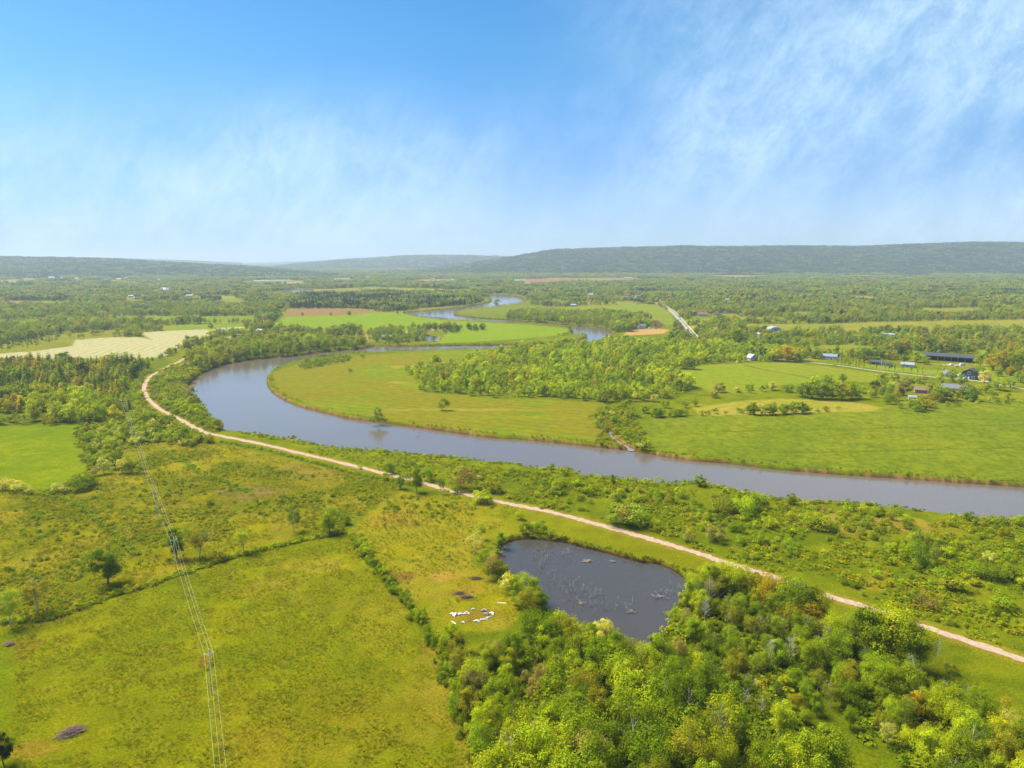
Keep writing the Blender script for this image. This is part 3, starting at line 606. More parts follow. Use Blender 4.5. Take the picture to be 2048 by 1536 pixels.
    # far clumps: about 26 m across, many small crowns
    for i in range(4):
        Cs = []; vv = []
        for j in range(15):
            x, y = r.uniform(-13, 13, 2); hh = r.uniform(7, 12.5); ww = r.uniform(5, 8.5); n = 34
            q = r.normal(size=(n, 3)); q /= np.linalg.norm(q, axis=1)[:, None]; q[:, 2] = np.abs(q[:, 2])
            p = np.array([x, y, hh * .45]) + q * np.array([ww / 2, ww / 2, hh * .55]) * r.uniform(.75, 1.1, n)[:, None]
            Cs.append((p, q + r.normal(size=(n, 3)) * .35)); vv.append(np.clip(r.uniform(.15, .85) + r.normal(size=n) * .1, 0, 1))
        C = np.vstack([a for a, b in Cs]); Nn = np.vstack([b for a, b in Cs])
        register('clump', i, quads(C, Nn, 2.9, r), np.concatenate(vv), None, M_LEAF, None)
    for i in range(3):
        Cs = []; vv = []
        for j in range(20):
            x, y = r.uniform(-13, 13, 2); hh = r.uniform(8, 13); ww = r.uniform(3.4, 4.6)
            (vq, f), v = crown_conifer(r, hh, ww, .5, 6, 5, 1.3)
            Cs.append((vq + np.array([x, y, 0]), f)); vv.append(v)
        register('cclump', i, cat_(Cs), np.concatenate(vv), None, M_NEEDLE, None)
make_protos()
NPROTO = {}
for k, i in P_FULL: NPROTO[k] = max(NPROTO.get(k, 0), i + 1)
UNIT = {'bush': 3.0, 'mbush': 3.0, 'willow': 3.0, 'mound': 1.0, 'tuft': 1.0, 'clump': 10.0, 'cclump': 10.0}
MID = {'round': 'mbroad', 'broad': 'mbroad', 'tall': 'mtall', 'thin': 'mbroad', 'bush': 'mbush', 'willow': 'mbush', 'spruce': 'mspruce', 'pine': 'mspruce'}
CLASS = {'round': 'broadleaf', 'tuft': 'tuft', 'broad': 'broadleaf', 'tall': 'broadleaf', 'thin': 'broadleaf', 'mbroad': 'broadleaf', 'mtall': 'broadleaf', 'column': 'column', 'bush': 'shrub', 'willow': 'shrub', 'mbush': 'shrub', 'spruce': 'conifer', 'pine': 'conifer', 'mspruce': 'conifer', 'bare': 'bare', 'mound': 'mound', 'clump': 'clump', 'cclump': 'clump'}
PLANTS = []     # (class, kind, x, y, z, height, width factor, colour name, zone)
ZONEPH = {}
rv = np.random.default_rng(23)

# ---- where nothing grows
def blocked(x, y, mr=1.5, mt=2.6):
    b = sd_poly(river, x, y, 30) > -mr; b |= sd_poly(pond, x, y, 12) > -.6; b |= d_line(trail, x, y, 12) < mt
    b |= d_line(creek, x, y, 12) < 2.2; b |= d_line(road, x, y, 25) < 7; b |= d_line(lane, x, y, 12) < 4; b |= sd_poly(millpond, x, y, 12) > -2; b |= sd_poly(farlake, x, y, 12) > 0
    for hx, hy, hr in CLEAR: b |= np.hypot(x - hx, y - hy) < hr
    return b
CLEAR = []
# building positions are listed first so that no tree stands in them: kind, photo pixel of the base, size w x d x h, turn, colours
HOUSES = [
 ('round_barn', 1547, 672, 17, 22, 12.5, 12), ('farmhouse', 1519, 676, 8, 9, 7, 40), ('cottage_red', 1434, 663, 9, 8, 6, 10), ('bungalow_blue', 1436, 642, 13, 8, 4.5, 5),
 ('pink_house', 1405, 632, 17, 10, 7, 5), ('pink_house_b', 1434, 630, 12, 9, 6.5, 0), ('white_hut', 1450, 627, 8, 7, 5, 0), ('white_shed', 1482, 632, 5, 4, 4.5, 0),
 ('white_workshop', 1283, 657, 10, 8, 6.5, 20), ('brown_shed', 1388, 722, 7, 6, 4.5, 10), ('grey_gable', 1503, 720, 8, 8, 6, 35), ('bluegrey_house', 1660, 718, 13, 8, 5.2, -5),
 ('dark_shed_a', 1752, 728, 11, 7, 3.6, -8), ('dark_shed_b', 1774, 731, 6, 6, 3.4, -8), ('teal_cabin', 1815, 733, 11, 7, 4.0, -5), ('black_barn', 1896, 721, 42, 13, 7.0, -3),
 ('white_garage', 1894, 752, 7, 6, 5.0, 30), ('gambrel_house', 1940, 757, 12, 10, 8.5, -12), ('ranch_house', 1908, 781, 17, 9, 4.6, -6), ('brick_bungalow', 1852, 785, 16, 9, 4.2, 8),
 ('garden_shed', 1824, 799, 5, 4, 3, 10), ('grey_pavilion', 1780, 674, 24, 12, 5, 0), ('mill_house', 778, 679, 17, 9, 6, -3), ('white_tarp_shed', 521, 664, 9, 12, 4, 30),
 ('church', 331, 583, 12, 26, 12, 60), ('farm_far', 262, 595, 16, 10, 7, 0), ('farm_far', 272, 598, 14, 9, 6, 0), ('farm_far', 379, 594, 22, 12, 7, 0), ('farm_far', 378, 587, 9, 9, 8, 0),
 ('farm_far', 1183, 591, 36, 14, 6, 0), ('farm_far', 1147, 613, 16, 9, 6, 0), ('farm_far', 1254, 592, 18, 10, 6, 0), ('farm_far', 1276, 596, 16, 12, 9, 10), ('farm_far', 1311, 599, 9, 8, 5, 0), ('farm_far', 1454, 602, 14, 9, 6, 0),
 ('warehouse', 107, 556, 60, 25, 8, 0), ('warehouse', 121, 558, 42, 20, 7, 0), ('warehouse', 152, 558, 34, 20, 7, 0), ('farm_far', 218, 557, 26, 12, 8, 0), ('farm_far', 236, 560, 24, 12, 7, 0), ('farm_far', 253, 558, 24, 12, 8, 0), ('farm_far', 283, 556, 20, 12, 9, 0), ('farm_far', 318, 561, 16, 12, 7, 0), ('farm_far', 347, 545, 20, 14, 9, 0),
 ('warehouse', 530, 537, 150, 40, 10, 0), ('warehouse', 546, 536, 120, 40, 10, 0), ('warehouse', 480, 533, 90, 40, 9, 0), ('greenhouse', 545, 562, 230, 30, 5, 0), ('greenhouse', 684, 559, 110, 30, 5, 0), ('farm_far', 735, 556, 20, 12, 8, 0), ('farm_far', 866, 560, 24, 12, 8, 0), ('farm_far', 905, 561, 26, 14, 8, 0), ('farm_far', 935, 564, 28, 14, 8, 0), ('farm_far', 1033, 563, 30, 14, 8, 0),
 ('farm_far', 1052, 568, 24, 12, 6, 0), ('farm_far', 1257, 557, 60, 16, 7, 0), ('farm_far', 1339, 550, 36, 14, 7, 0), ('farm_far', 640, 548, 40, 14, 8, 0)]
for h_ in HOUSES:
    x_, y_ = gp(h_[1], h_[2]); CLEAR.append((x_, y_, max(h_[3], h_[4]) * .6 + 3))
    if h_[2] > 640:        # keep the line of sight in front of the near houses open
        for s_ in ((6, 12, 20, 28, 36) if h_[0] in ('round_barn', 'farmhouse', 'grey_pavilion') else (6, 12)): 
            q_ = math.hypot(x_, y_); CLEAR.append((x_ * (1 - s_ / q_), y_ * (1 - s_ / q_), h_[3] * .5 + 1))
for h_ in HOUSES:
    if h_[2] < 640:
        x_, y_ = gp(h_[1], h_[2]); q_ = math.hypot(x_, y_); st_ = max(h_[3] * .6, 14) + 8
        for s_ in np.arange(st_, .075 * q_ + st_, st_): CLEAR.append((x_ * (1 - s_ / q_), y_ * (1 - s_ / q_), st_))
for a_ in range(558, 636, 7):
    x_, y_ = gp(a_, 583)
    for s_ in range(0, 8): CLEAR.append((x_ * (1 - s_ * .012), y_ * (1 - s_ * .012), 24))
for px_, py_ in ((1300, 655), (1920, 729), (1905, 728), (1925, 752), (945, 1232), (1190, 1290), (143, 1463)): CLEAR.append((*gp(px_, py_), 9 if py_ > 1000 else 14))
for px_, py_, rr_ in ((1690, 1512, 7), (1735, 1530, 8), (1770, 1560, 8), (1650, 1505, 4)): CLEAR.append((*gp(px_, py_), rr_))
POLES = [(424, 1388, 11.2), (352, 1139, 11.0), (314, 1033, 11.0), (286, 946, 11.0), (264, 877, 11.0), (249, 832, 11.0)]
RPOLES = [(1679, 734), (1762, 742), (2022, 782), (1573, 722), (1862, 752), (1745, 715)]
for p_ in POLES: CLEAR.append((*gp(p_[0], p_[1]), 2.5))

def pick(w):
    ks = list(w); p = np.array([w[k] for k in ks], float); return ks, p / p.sum()
def add_zone(zone, phrase, poly, spacing, kinds, hr, tints, thr=None, nscale=25, seed=0, mr=1.5, mt=2.6, world=False, wf=(.9, 1.1), nofield=False):
    ZONEPH[zone] = phrase
    P = poly if world else wp(poly); x0, y0 = P.min(0); x1, y1 = P.max(0)
    gx, gy = np.meshgrid(np.arange(x0, x1, spacing), np.arange(y0, y1, spacing))
    x = gx.ravel() + rv.uniform(-.48, .48, gx.size) * spacing; y = gy.ravel() + rv.uniform(-.48, .48, gx.size) * spacing
    # keep what the camera's neighbourhood could see
    u = 1024 + F * x / np.maximum(y, 1); m = insid(P, x, y) & (u > -420) & (u < 2750); x, y = x[m], y[m]
    m = ~blocked(x, y, mr, mt)
    if thr is not None: m &= fbm(x, y, nscale, 3, seed + 200) > thr
    if nofield:
        for P_ in fields.values(): m &= sd_poly(P_, x, y, 12) < -4
    x, y = x[m], y[m]; n = len(x)
    ks, kp = pick(kinds); ts, tp = pick(tints)
    cn = fbm(x, y, spacing * 5, 3, seed + 300); cn = np.clip((cn - .28) / .44 + rv.normal(0, .3, n), 0, 1.9999) % 1.0
    ti = np.searchsorted(np.cumsum(tp), cn); ti = np.minimum(ti, len(ts) - 1)
    kk = rv.choice(len(ks), n, p=kp); hn = .68 + .64 * np.clip((fbm(x, y, spacing * 4, 2, seed + 500) - .2) / .6, 0, 1)
    for i in range(n):
        k = ks[kk[i]]; h = rv.uniform(*hr) * hn[i]
        PLANTS.append([CLASS[k], k, x[i], y[i], 0.0, h, rv.uniform(*wf), ts[ti[i]], zone])
def add_line(zone, phrase, pts, spacing, wid, kinds, hr, tints, mt=2.6, mr=1.0):
    ZONEPH[zone] = phrase
    P = smooth(wp(pts), 5, False); s = np.r_[0, np.cumsum(np.linalg.norm(np.diff(P, axis=0), axis=1))]
    ks, kp = pick(kinds); ts, tp = pick(tints); t = np.arange(0, s[-1], spacing) ; t = t + rv.uniform(-.4, .4, len(t)) * spacing
    x = np.interp(t, s, P[:, 0]) + rv.normal(0, wid / 2, len(t)); y = np.interp(t, s, P[:, 1]) + rv.normal(0, wid / 2, len(t))
    b = blocked(x, y, mr, mt)
    for i in range(len(t)):
        if b[i]: continue
        PLANTS.append([CLASS[ks[0]] if 0 else CLASS[(k := ks[rv.choice(len(ks), p=kp)])], k, x[i], y[i], 0.0, rv.uniform(*hr), rv.uniform(.9, 1.15), ts[rv.choice(len(ts), p=tp)], zone])
def put(zone, phrase, items, k=None):
    """hand-placed plants: photo pixel of the base, height in photo pixels, kind, colour"""
    ZONEPH[zone] = phrase
    for it in items:
        px, py, hp, kd, c = it[:5]; wf = it[5] if len(it) > 5 else 1.0
        x, y = gp(px, py); d = ray(px, py - hp); z = H + y * d[2] / d[1]      # height so that the top reaches the pixel
        PLANTS.append([CLASS[kd], kd, x, y, 0.0, max(z, .5), wf, c, zone])

# ---- foreground
put('meadow_tree', 'standing alone along the hedge of the mown meadow', [(215,1168,84,'broad','dg',1.15),(75,1225,78,'thin','ol',1.25),(22,1252,80,'thin','yg',1.0),(354,1118,66,'broad','dg',.85),(398,1115,64,'thin','ol',1.2),(488,1105,58,'thin','yg',1.1),(588,1062,54,'thin','dg',1.0),(660,1066,58,'broad','mg',1.1),(8,1530,68,'broad','dk',.9),(420,1010,14,'bush','mg'),
 (440,1120,24,'bush','ol'),(690,1048,18,'bush','dg'),(150,985,12,'bush','yg')])
put('trailside_tree', 'beside the gravel trail above the clearing', [(800,978,34,'broad','mg',.8),(834,986,52,'broad','dg',.8),(822,966,26,'bush','mg'),(858,962,26,'bush','dg'),(883,988,36,'thin','dg',.7),(915,985,20,'bush','mg'),(965,1005,26,'bush','yg',1.3),(975,1008,20,'bush','mg'),(780,948,20,'bush','dg'),(925,978,40,'bush','gy'),(955,975,26,'willow','wh'),(990,985,24,'bush','ol'),(1040,1040,18,'bush','yg'),(730,912,16,'bare','gy',.7),(770,960,14,'bush','yg'),(720,938,8,'bush','yg')])
put('pond_tree', 'on the grassy bank left of the dark pond', [(946,1098,34,'bush','wh'),(958,1118,40,'broad','wh',1.1),(975,1140,48,'broad','yg',1.1),(960,1078,34,'thin','yg'),(985,1155,50,'thin','gy',1.1),(1003,1092,28,'broad','dg',1.3),(1000,1150,26,'bush','dg'),(975,1160,36,'thin','ol'),(1015,1180,30,'bush','wh'),(1030,1188,40,'broad','yg'),(1052,1196,56,'thin','yg',1.0),(1068,1205,50,'broad','mg',1.2),(1058,1228,52,'broad','ol',1.3),(1085,1222,44,'broad','dg'),(1040,1212,30,'bush','mg'),
 (1062,1300,82,'broad','dg',1.0),(1098,1310,88,'broad','dg',.95),(1126,1312,92,'broad','ol',.9),(1020,1330,76,'broad','dg',.8),(1148,1282,44,'thin','wh',1.2),(1122,1262,34,'bush','yg'),(1205,1300,64,'broad','wh',1.1),(1180,1298,54,'broad','mg'),(1232,1318,62,'thin','yg',1.1),(1262,1336,66,'thin','gy',1.0),(1288,1345,60,'thin','wh',1.0),(1312,1345,46,'thin','yg'),(1335,1330,52,'thin','ol'),(1368,1215,36,'broad','yg'),(1352,1240,22,'bush','yg'),
 (1384,1188,46,'broad','yg',1.2),(1412,1172,44,'broad','yg',1.3),(1400,1215,44,'broad','mg'),(1372,1252,38,'thin','gy'),(1064,1062,20,'bush','yg'),(1083,1066,24,'bush','mg'),(1050,1068,20,'bush','dg'),(1100,1072,16,'bush','yg'),(1070,1040,10,'bare','gy',.6),(1124,1076,12,'bush','yg'),(1385,1155,20,'bush','ol')])
add_zone('poplar_wood', 'in the tall wood at the bottom of the photo', [(975,1440),(1010,1412),(1150,1405),(1260,1410),(1400,1448),(1560,1495),(1640,1540),(1680,1700),(1640,2100),(1040,2100),(990,1700),(965,1500)], 6.0, {'broad': 5, 'tall': 4, 'thin': 1}, (11.5, 17.5), {'mg': 4, 'yg': 6, 'dg': 3, 'ol': 2, 'ye': .4, 'gy': .2}, seed=1)
add_zone('pond_wood', 'in the thicket below the dark pond', [(905,1350),(890,1312),(960,1318),(1030,1322),(1100,1316),(1230,1325),(1310,1350),(1345,1340),(1400,1300),(1440,1340),(1480,1420),(1400,1445),(1260,1405),(1150,1400),(1010,1408),(970,1440),(985,1560),(965,1560),(935,1450)], 4.6, {'broad': 5, 'thin': 1.5, 'tall': 2}, (5.5, 10), {'dg': 4, 'mg': 3, 'yg': 3, 'ol': 2, 'gy': 1}, seed=2)
add_zone('trail_wood', 'in the thicket between the pond and the trail', [(1375,1245),(1385,1195),(1425,1170),(1480,1196),(1560,1222),(1640,1258),(1720,1288),(1795,1325),(1850,1372),(1840,1420),(1700,1430),(1600,1470),(1480,1420),(1440,1335),(1400,1300),(1360,1290)], 4.6, {'broad': 5, 'thin': 2.4, 'bare': .5}, (5, 9.5), {'mg': 4, 'dg': 2.5, 'ol': 2.5, 'yg': 3, 'wh': 1, 'gy': 1.2, 'or': .5}, seed=3)
add_zone('corner_wood', 'in the wood at the lower right corner', [(1700,1440),(1850,1385),(1960,1440),(2048,1485),(2200,1560),(2600,1720),(2700,2100),(2000,2000),(1760,1800),(1790,1560),(1700,1500),(1640,1490)], 4.8, {'broad': 5, 'thin': 1.6, 'bare': .3}, (5, 9), {'ye': 1.4, 'mg': 4, 'yg': 4, 'dg': 2.5, 'or': .6, 'ol': 2, 'wh': .6}, seed=4)
put('tall_trail_tree', 'beside the trail where its crown hides the gravel', [(1505,1202,60,'broad','ol',1.4),(1470,1194,70,'broad','yg',1.3),(1432,1182,64,'broad','yg',1.3),(1545,1222,78,'broad','or',1.2),(1575,1234,84,'broad','mg',1.3),(1606,1242,84,'broad','dg',1.3),(1632,1250,72,'broad','ol',1.2),(1560,1250,70,'broad','mg',1.2),(1742,1322,116,'broad','dg',1.1),(1776,1330,124,'broad','yg',1.15),(1812,1338,116,'broad','mg',1.1),(1842,1345,92,'thin','yg',1.1),(1716,1310,84,'broad','ol',1.2),(1690,1300,72,'broad','mg',1.2),(1870,1322,44,'bare','gy',1.2)])
put('lower_right_grass', 'on the grass beside the trail at the right', [(1900,1345,20,'bush','ol'),(1960,1400,26,'bush','mg'),(1880,1400,32,'thin','ol'),(1850,1215,22,'bush','br',1.6),(1835,1205,22,'bush','dg'),(2010,1420,30,'thin','or'),(1930,1380,14,'bush','mg')])
add_zone('hedge_bush', 'in the hedge right of the mown meadow', [(846,1262),(870,1266),(905,1330),(930,1430),(958,1536),(940,1536),(905,1440),(875,1350)], 2.2, {'bush': 3, 'willow': 1}, (1.6, 3.6), {'dg': 4, 'mg': 2, 'yg': 2}, seed=5)
add_line('centre_hedge', 'in the diagonal hedge beside the mown meadow', [(702,1072),(740,1120),(790,1182),(830,1228),(848,1252)], .9, 1.8, {'bush': 2, 'willow': 1}, (1.0, 2.8), {'dg': 4, 'mg': 3, 'yg': 3})
put('centre_hedge', 'in the diagonal hedge beside the mown meadow', [(722,1100,30,'broad','yg',1.0),(735,1105,22,'bush','yg'),(842,1240,22,'bush','mg')])
add_line('long_hedge', 'in the low hedge above the mown meadow', [(0,1245),(100,1235),(200,1198),(300,1168),(400,1134),(500,1104),(600,1081),(690,1064)], 1.5, 1.4, {'bush': 2}, (.7, 1.5), {'mg': 3, 'yg': 3, 'dg': 2, 'ye': 1})
# river strip
SH = {'bush': 4, 'willow': 2}; ST = {'mg': 4, 'yg': 4, 'dg': 2, 'ol': 2.5, 'gy': .6, 'wh': .4}
add_zone('strip_left', 'between the trail and the river', [(740,920),(900,930),(1100,950),(1200,966),(1200,1040),(1000,990),(880,962)], 6.5, SH, (1.1, 3.2), ST, .45, 14, 6)
add_zone('strip_middle', 'in the scrub between the trail and the river', [(1200,966),(1337,976),(1465,990),(1614,1013),(1620,1080),(1560,1135),(1450,1110),(1300,1062),(1200,1036)], 3.6, SH, (1.0, 3.6), ST, .49, 16, 7)
add_zone('strip_right', 'in the scrub beside the river at the right', [(1614,1013),(1821,1029),(2048,1050),(2300,1070),(2800,1135),(2800,1420),(2400,1260),(2048,1190),(1900,1130),(1750,1090),(1650,1085)], 4.2, SH, (1.0, 3.8), ST, .51, 18, 8)
add_zone('strip_lower', 'in the rough grass above the trail', [(1560,1140),(1620,1085),(1900,1140),(2048,1200),(2300,1300),(2800,1450),(2800,1575),(2300,1400),(2048,1300),(1850,1240),(1700,1190)], 5.5, SH, (.8, 2.6), ST, .5, 14, 9)
put('river_bush', 'on the near bank of the river', [(1225,968,22,'round','mg',.7),(1400,972,26,'round','mg',1.3),(1582,1008,24,'round','dg',1.1),(1512,1018,34,'round','mg',1.3),(1490,1030,36,'round','yg',1.2),(1445,1026,34,'round','ol',1.3),(1540,1056,24,'bush','yg'),(1104,945,20,'round','mg',.9),(1130,948,14,'bush','mg',1.6),(1235,1048,42,'willow','fr',1.6),(1268,1052,44,'willow','fr',1.6),(1250,1050,40,'willow','gy',1.4),(1430,1082,34,'bush','gy'),(1480,1090,22,'round','mg'),(1520,1088,24,'bush','mg'),(1640,1060,34,'round','yg',1.5),(1620,1052,28,'bush','mg'),(1840,1128,44,'round','dg',1.1),(1832,1100,50,'thin','mg',.8),(1815,1118,30,'bush','mg'),(1870,1125,36,'thin','gy'),(1780,1105,20,'bush','yg'),(1900,1180,34,'willow','ol',1.5),(1925,1182,30,'willow','yg',1.5),(1885,1170,40,'willow','mg',1.2),(1950,1150,30,'round','mg',1.2),(1985,1160,34,'round','dg',1.2),(2030,1160,34,'round','mg',1.4),(2010,1215,32,'bush','mg',1.3),(1990,1230,14,'bush','dg'),(1750,1030,16,'bush','mg'),(1800,1032,12,'bush','dg'),(1740,1042,12,'bush','mg'),(2000,1060,14,'bush','dg'),(1180,990,18,'bush','yg'),(1110,990,24,'willow','fr',1.3),(1120,975,26,'bush','yg'),(1090,972,14,'bush','mg'),(1025,945,10,'bush','mg'),(920,950,18,'bush','yg')])
# left
add_zone('left_thicket', 'in the thicket beside the power line', [(165,858),(240,842),(300,838),(345,842),(400,870),(428,886),(380,893),(320,884),(262,890),(214,905),(184,895)], 4.2, {'bush': 4, 'willow': 1, 'broad': .6}, (2.4, 4.6), {'mg': 4, 'yg': 3, 'wh': 1.6, 'dg': 2, 'ol': 1}, seed=10)
add_line('left_thicket', 'in the thicket beside the power line', [(158,862),(164,880),(176,905),(188,930)], 3.2, 5, {'bush': 3}, (2, 4), {'mg': 3, 'ol': 2, 'wh': 1, 'gy': 1})
put('field_corner', 'at the corner of the bright green field', [(208,946,32,'round','wh',1.0),(246,945,30,'round','wh',1.1),(232,935,38,'round','dg',1.2),(262,945,22,'bush','dg'),(280,946,16,'bush','ol'),(195,930,26,'bush','mg'),(192,950,18,'bush','gy'),(368,886,36,'round','mg',1.1),(178,885,24,'round','mg'),(176,868,26,'round','ol'),(164,976,26,'bush','dg',1.6),(180,970,20,'bush','dg'),(148,980,18,'bush','mg'),(122,984,20,'bush','wh',1.5),(104,990,10,'bush','mg'),(60,988,12,'bush','wh',1.2),(40,984,18,'bush','wh',1.4),(22,978,20,'bush','wh',1.6),(5,975,22,'bush','wh',1.6),(34,970,12,'bush','dg'),(75,990,8,'bush','yg')])
add_zone('plantation', 'in the left conifer plantation', [(-260,722),(0,722),(150,723),(296,726),(298,738),(268,760),(252,790),(262,820),(236,836),(215,806),(150,798),(80,802),(50,826),(-260,836)], 5.3, {'pine': 6, 'spruce': .7, 'broad': 1}, (5.5, 9.5), {'or': .8, 'ol': 3, 'dk': 3, 'ye': .6, 'mg': 3, 'dg': 3}, seed=11, wf=(1.1, 1.4))
add_zone('plantation_edge', 'along the front edge of the conifer plantation', [(64,812),(90,806),(150,804),(215,812),(240,842),(200,850),(120,846),(60,842)], 7.5, {'broad': 3, 'tall': 1}, (8, 13), {'yg': 4, 'mg': 3, 'ye': 1}, seed=12)
add_zone('plantation_verge', 'below the conifer plantation beside the bright field', [(-260,836),(0,836),(60,840),(160,850),(0,850),(-260,850)], 5, {'bush': 3, 'broad': 1}, (2.5, 6), {'ol': 3, 'mg': 3, 'yg': 2}, seed=13)
add_zone('verge_scrub', 'in the grass strip between plantation and trail', [(290,742),(306,740),(285,770),(284,800),(300,822),(335,840),(270,838),(262,820),(256,790),(270,764)], 4.0, {'bush': 3}, (1.4, 3.4), {'mg': 3, 'yg': 3, 'ol': 1}, .42, 14, 14)
add_zone('bend_scrub', 'between the trail and the outer river bend', [(335,742),(360,730),(395,728),(430,724),(480,716),(440,732),(406,748),(380,766),(374,780),(388,798),(410,822),(424,842),(446,862),(410,858),(362,834),(340,818),(312,795),(304,772),(315,752)], 3.3, {'bush': 4, 'willow': 2, 'thin': .4}, (1.8, 5.0), {'mg': 3, 'yg': 3, 'ol': 2.5, 'dg': 1, 'gy': 1.2}, .30, 14, 15, mr=.6)
put('bend_scrub', 'between the trail and the outer river bend', [(364,786,26,'bare','gy',.9),(392,812,22,'thin','dg',1.2),(384,800,30,'broad','gy',.9),(372,800,26,'bare','gy'),(433,858,20,'broad','dg',1.2),(520,874,8,'bush','dg'),(544,878,8,'bush','mg'),(588,880,10,'bush','ol')])
add_zone('bend_wood', 'in the riverside wood behind the outer bend', [(372,724),(385,708),(440,692),(500,684),(600,679),(700,681),(732,688),(728,694),(650,700),(581,709),(496,716),(437,727),(400,740)], 6.6, {'broad': 5, 'tall': 3, 'thin': 1, 'spruce': .5}, (8.5, 12.5), {'mg': 3, 'ol': 3, 'fo': 2, 'dg': 1.6, 'yg': 2}, seed=16, mr=.8)
add_line('hay_edge', 'along the edge of the pale hay field', [(300,722),(330,712),(360,700),(400,684),(440,672),(478,664)], 7, 5, {'broad': 2, 'bush': 2}, (3, 7), {'mg': 3, 'dg': 1, 'ol': 2})
add_line('hay_back', 'behind the pale hay field', [(150,676),(200,668),(250,664),(282,663)], 8, 10, {'broad': 2, 'bush': 1}, (4, 8), {'mg': 3, 'fo': 2, 'dg': 1})
add_zone('dark_clump', 'in the dark clump beyond the plantation', [(0,700),(-200,700),(-200,690),(0,688),(60,672),(125,668),(110,684),(60,694)], 11, {'pine': 3, 'spruce': 1}, (7, 10), {'dk': 4, 'fd': 2}, .4, 40, 17)
# peninsula
add_zone('peninsula_wood', 'in the wood inside the river bend', [(765,753),(800,746),(828,753),(842,784),(903,788),(995,796),(1081,795),(1200,804),(1264,803),(1337,800),(1388,785),(1368,760),(1345,742),(1384,728),(1454,726),(1571,722),(1560,702),(1450,694),(1340,688),(1240,684),(1150,690),(1050,700),(952,709),(930,724),(860,732),(815,742)], 6.3, {'broad': 4, 'tall': 6, 'thin': 1.4, 'spruce': .5}, (6.5, 11), {'mg': 4, 'yg': 8, 'dg': 1.6, 'ol': 1.6, 'ye': 1.2, 'or': .3, 'gy': .3}, seed=18)
add_line('bank_fringe', 'on the river bank of the peninsula', [(620,716),(640,714),(670,712),(690,715),(700,720)], 3.2, 8, {'willow': 3, 'bush': 1}, (2, 4.2), {'fr': 3, 'mg': 2, 'yg': 1})
add_zone('bank_fringe', 'on the river bank of the peninsula', [(592,730),(630,718),(690,714),(700,722),(640,734),(610,740)], 4, {'willow': 3, 'bush': 1}, (2, 4), {'fr': 3, 'mg': 2, 'yg': 1}, .3, seed=19)
put('peninsula_bush', 'standing alone in the peninsula meadow', [(887,821,24,'bush','mg',.8),(757,843,30,'broad','mg',.7),(750,845,16,'bush','mg',1.4),(768,846,14,'bush','dg'),(835,857,7,'bush','dg'),(700,745,9,'bush','dg'),(560,745,12,'bare','gy'),(690,718,10,'bush','dg'),(725,716,8,'bush','mg')])
add_line('creek_scrub', 'along the small creek', [(1215,815),(1208,830),(1212,848),(1212,868),(1200,882)], 3.2, 7, {'bush': 3, 'willow': 1}, (2, 4.4), {'mg': 3, 'ol': 2, 'gy': 1, 'wh': .6}, mr=.6)
add_line('creek_scrub', 'along the small creek', [(1250,808),(1258,826),(1254,845),(1258,870),(1290,897)], 3.0, 6, {'bush': 3, 'willow': 1}, (2, 4.2), {'mg': 3, 'ol': 2, 'yg': 2, 'wh': .6}, mr=.6)
add_line('creek_scrub', 'along the small creek', [(1190,886),(1215,888),(1240,893)], 3, 3, {'bush': 1}, (1.4, 2.4), {'mg': 1, 'yg': 1}, mr=.6)
add_line('crop_hedge', 'in the hedge behind the crop field', [(1250,836),(1300,834),(1360,833),(1420,829),(1500,826),(1600,824),(1680,822)], 5.5, 5, {'bush': 3, 'broad': .8}, (2, 4), {'dg': 3, 'mg': 3, 'yg': 1, 'wh': .5})
put('crop_hedge', 'in the hedge behind the crop field', [(1508,829,27,'round','dg',1.3),(1540,829,27,'round','mg',1.3),(1566,828,22,'round','mg',1.3),(1604,827,25,'round','dg',1.3),(1320,833,20,'round','mg',1.5),(1360,832,16,'round','dg',1.5),(1440,784,22,'round','gy',1.4),(1290,826,18,'round','mg',1.4),(1312,834,20,'round','dg',1.3),(1345,832,14,'bush','dg'),(1500,828,18,'round','dg',1.4),(1525,829,24,'round','wh',1.3),(1545,828,18,'round','dg',1.3),(1572,827,18,'round','dg',1.3),(1590,826,24,'round','mg',1.3),(1612,826,14,'bush','dg'),(1330,815,16,'bush','mg'),(1390,812,16,'round','mg'),(1370,815,12,'bush','dg'),(1428,795,18,'round','gy',1.2),(1210,806,20,'round','gy',1.2),(1270,802,20,'round','wh',1.0),(1308,803,16,'bush','wh'),(1475,784,10,'bush','wh',1.6),(1495,784,8,'bush','mg')])
add_line('orchard_fringe', 'in the bushy strip below the houses', [(1480,782),(1540,778),(1620,782),(1700,790),(1760,792)], 8, 9, {'bush': 3, 'broad': 1}, (2.5, 5), {'mg': 3, 'wh': 1, 'dg': 2})
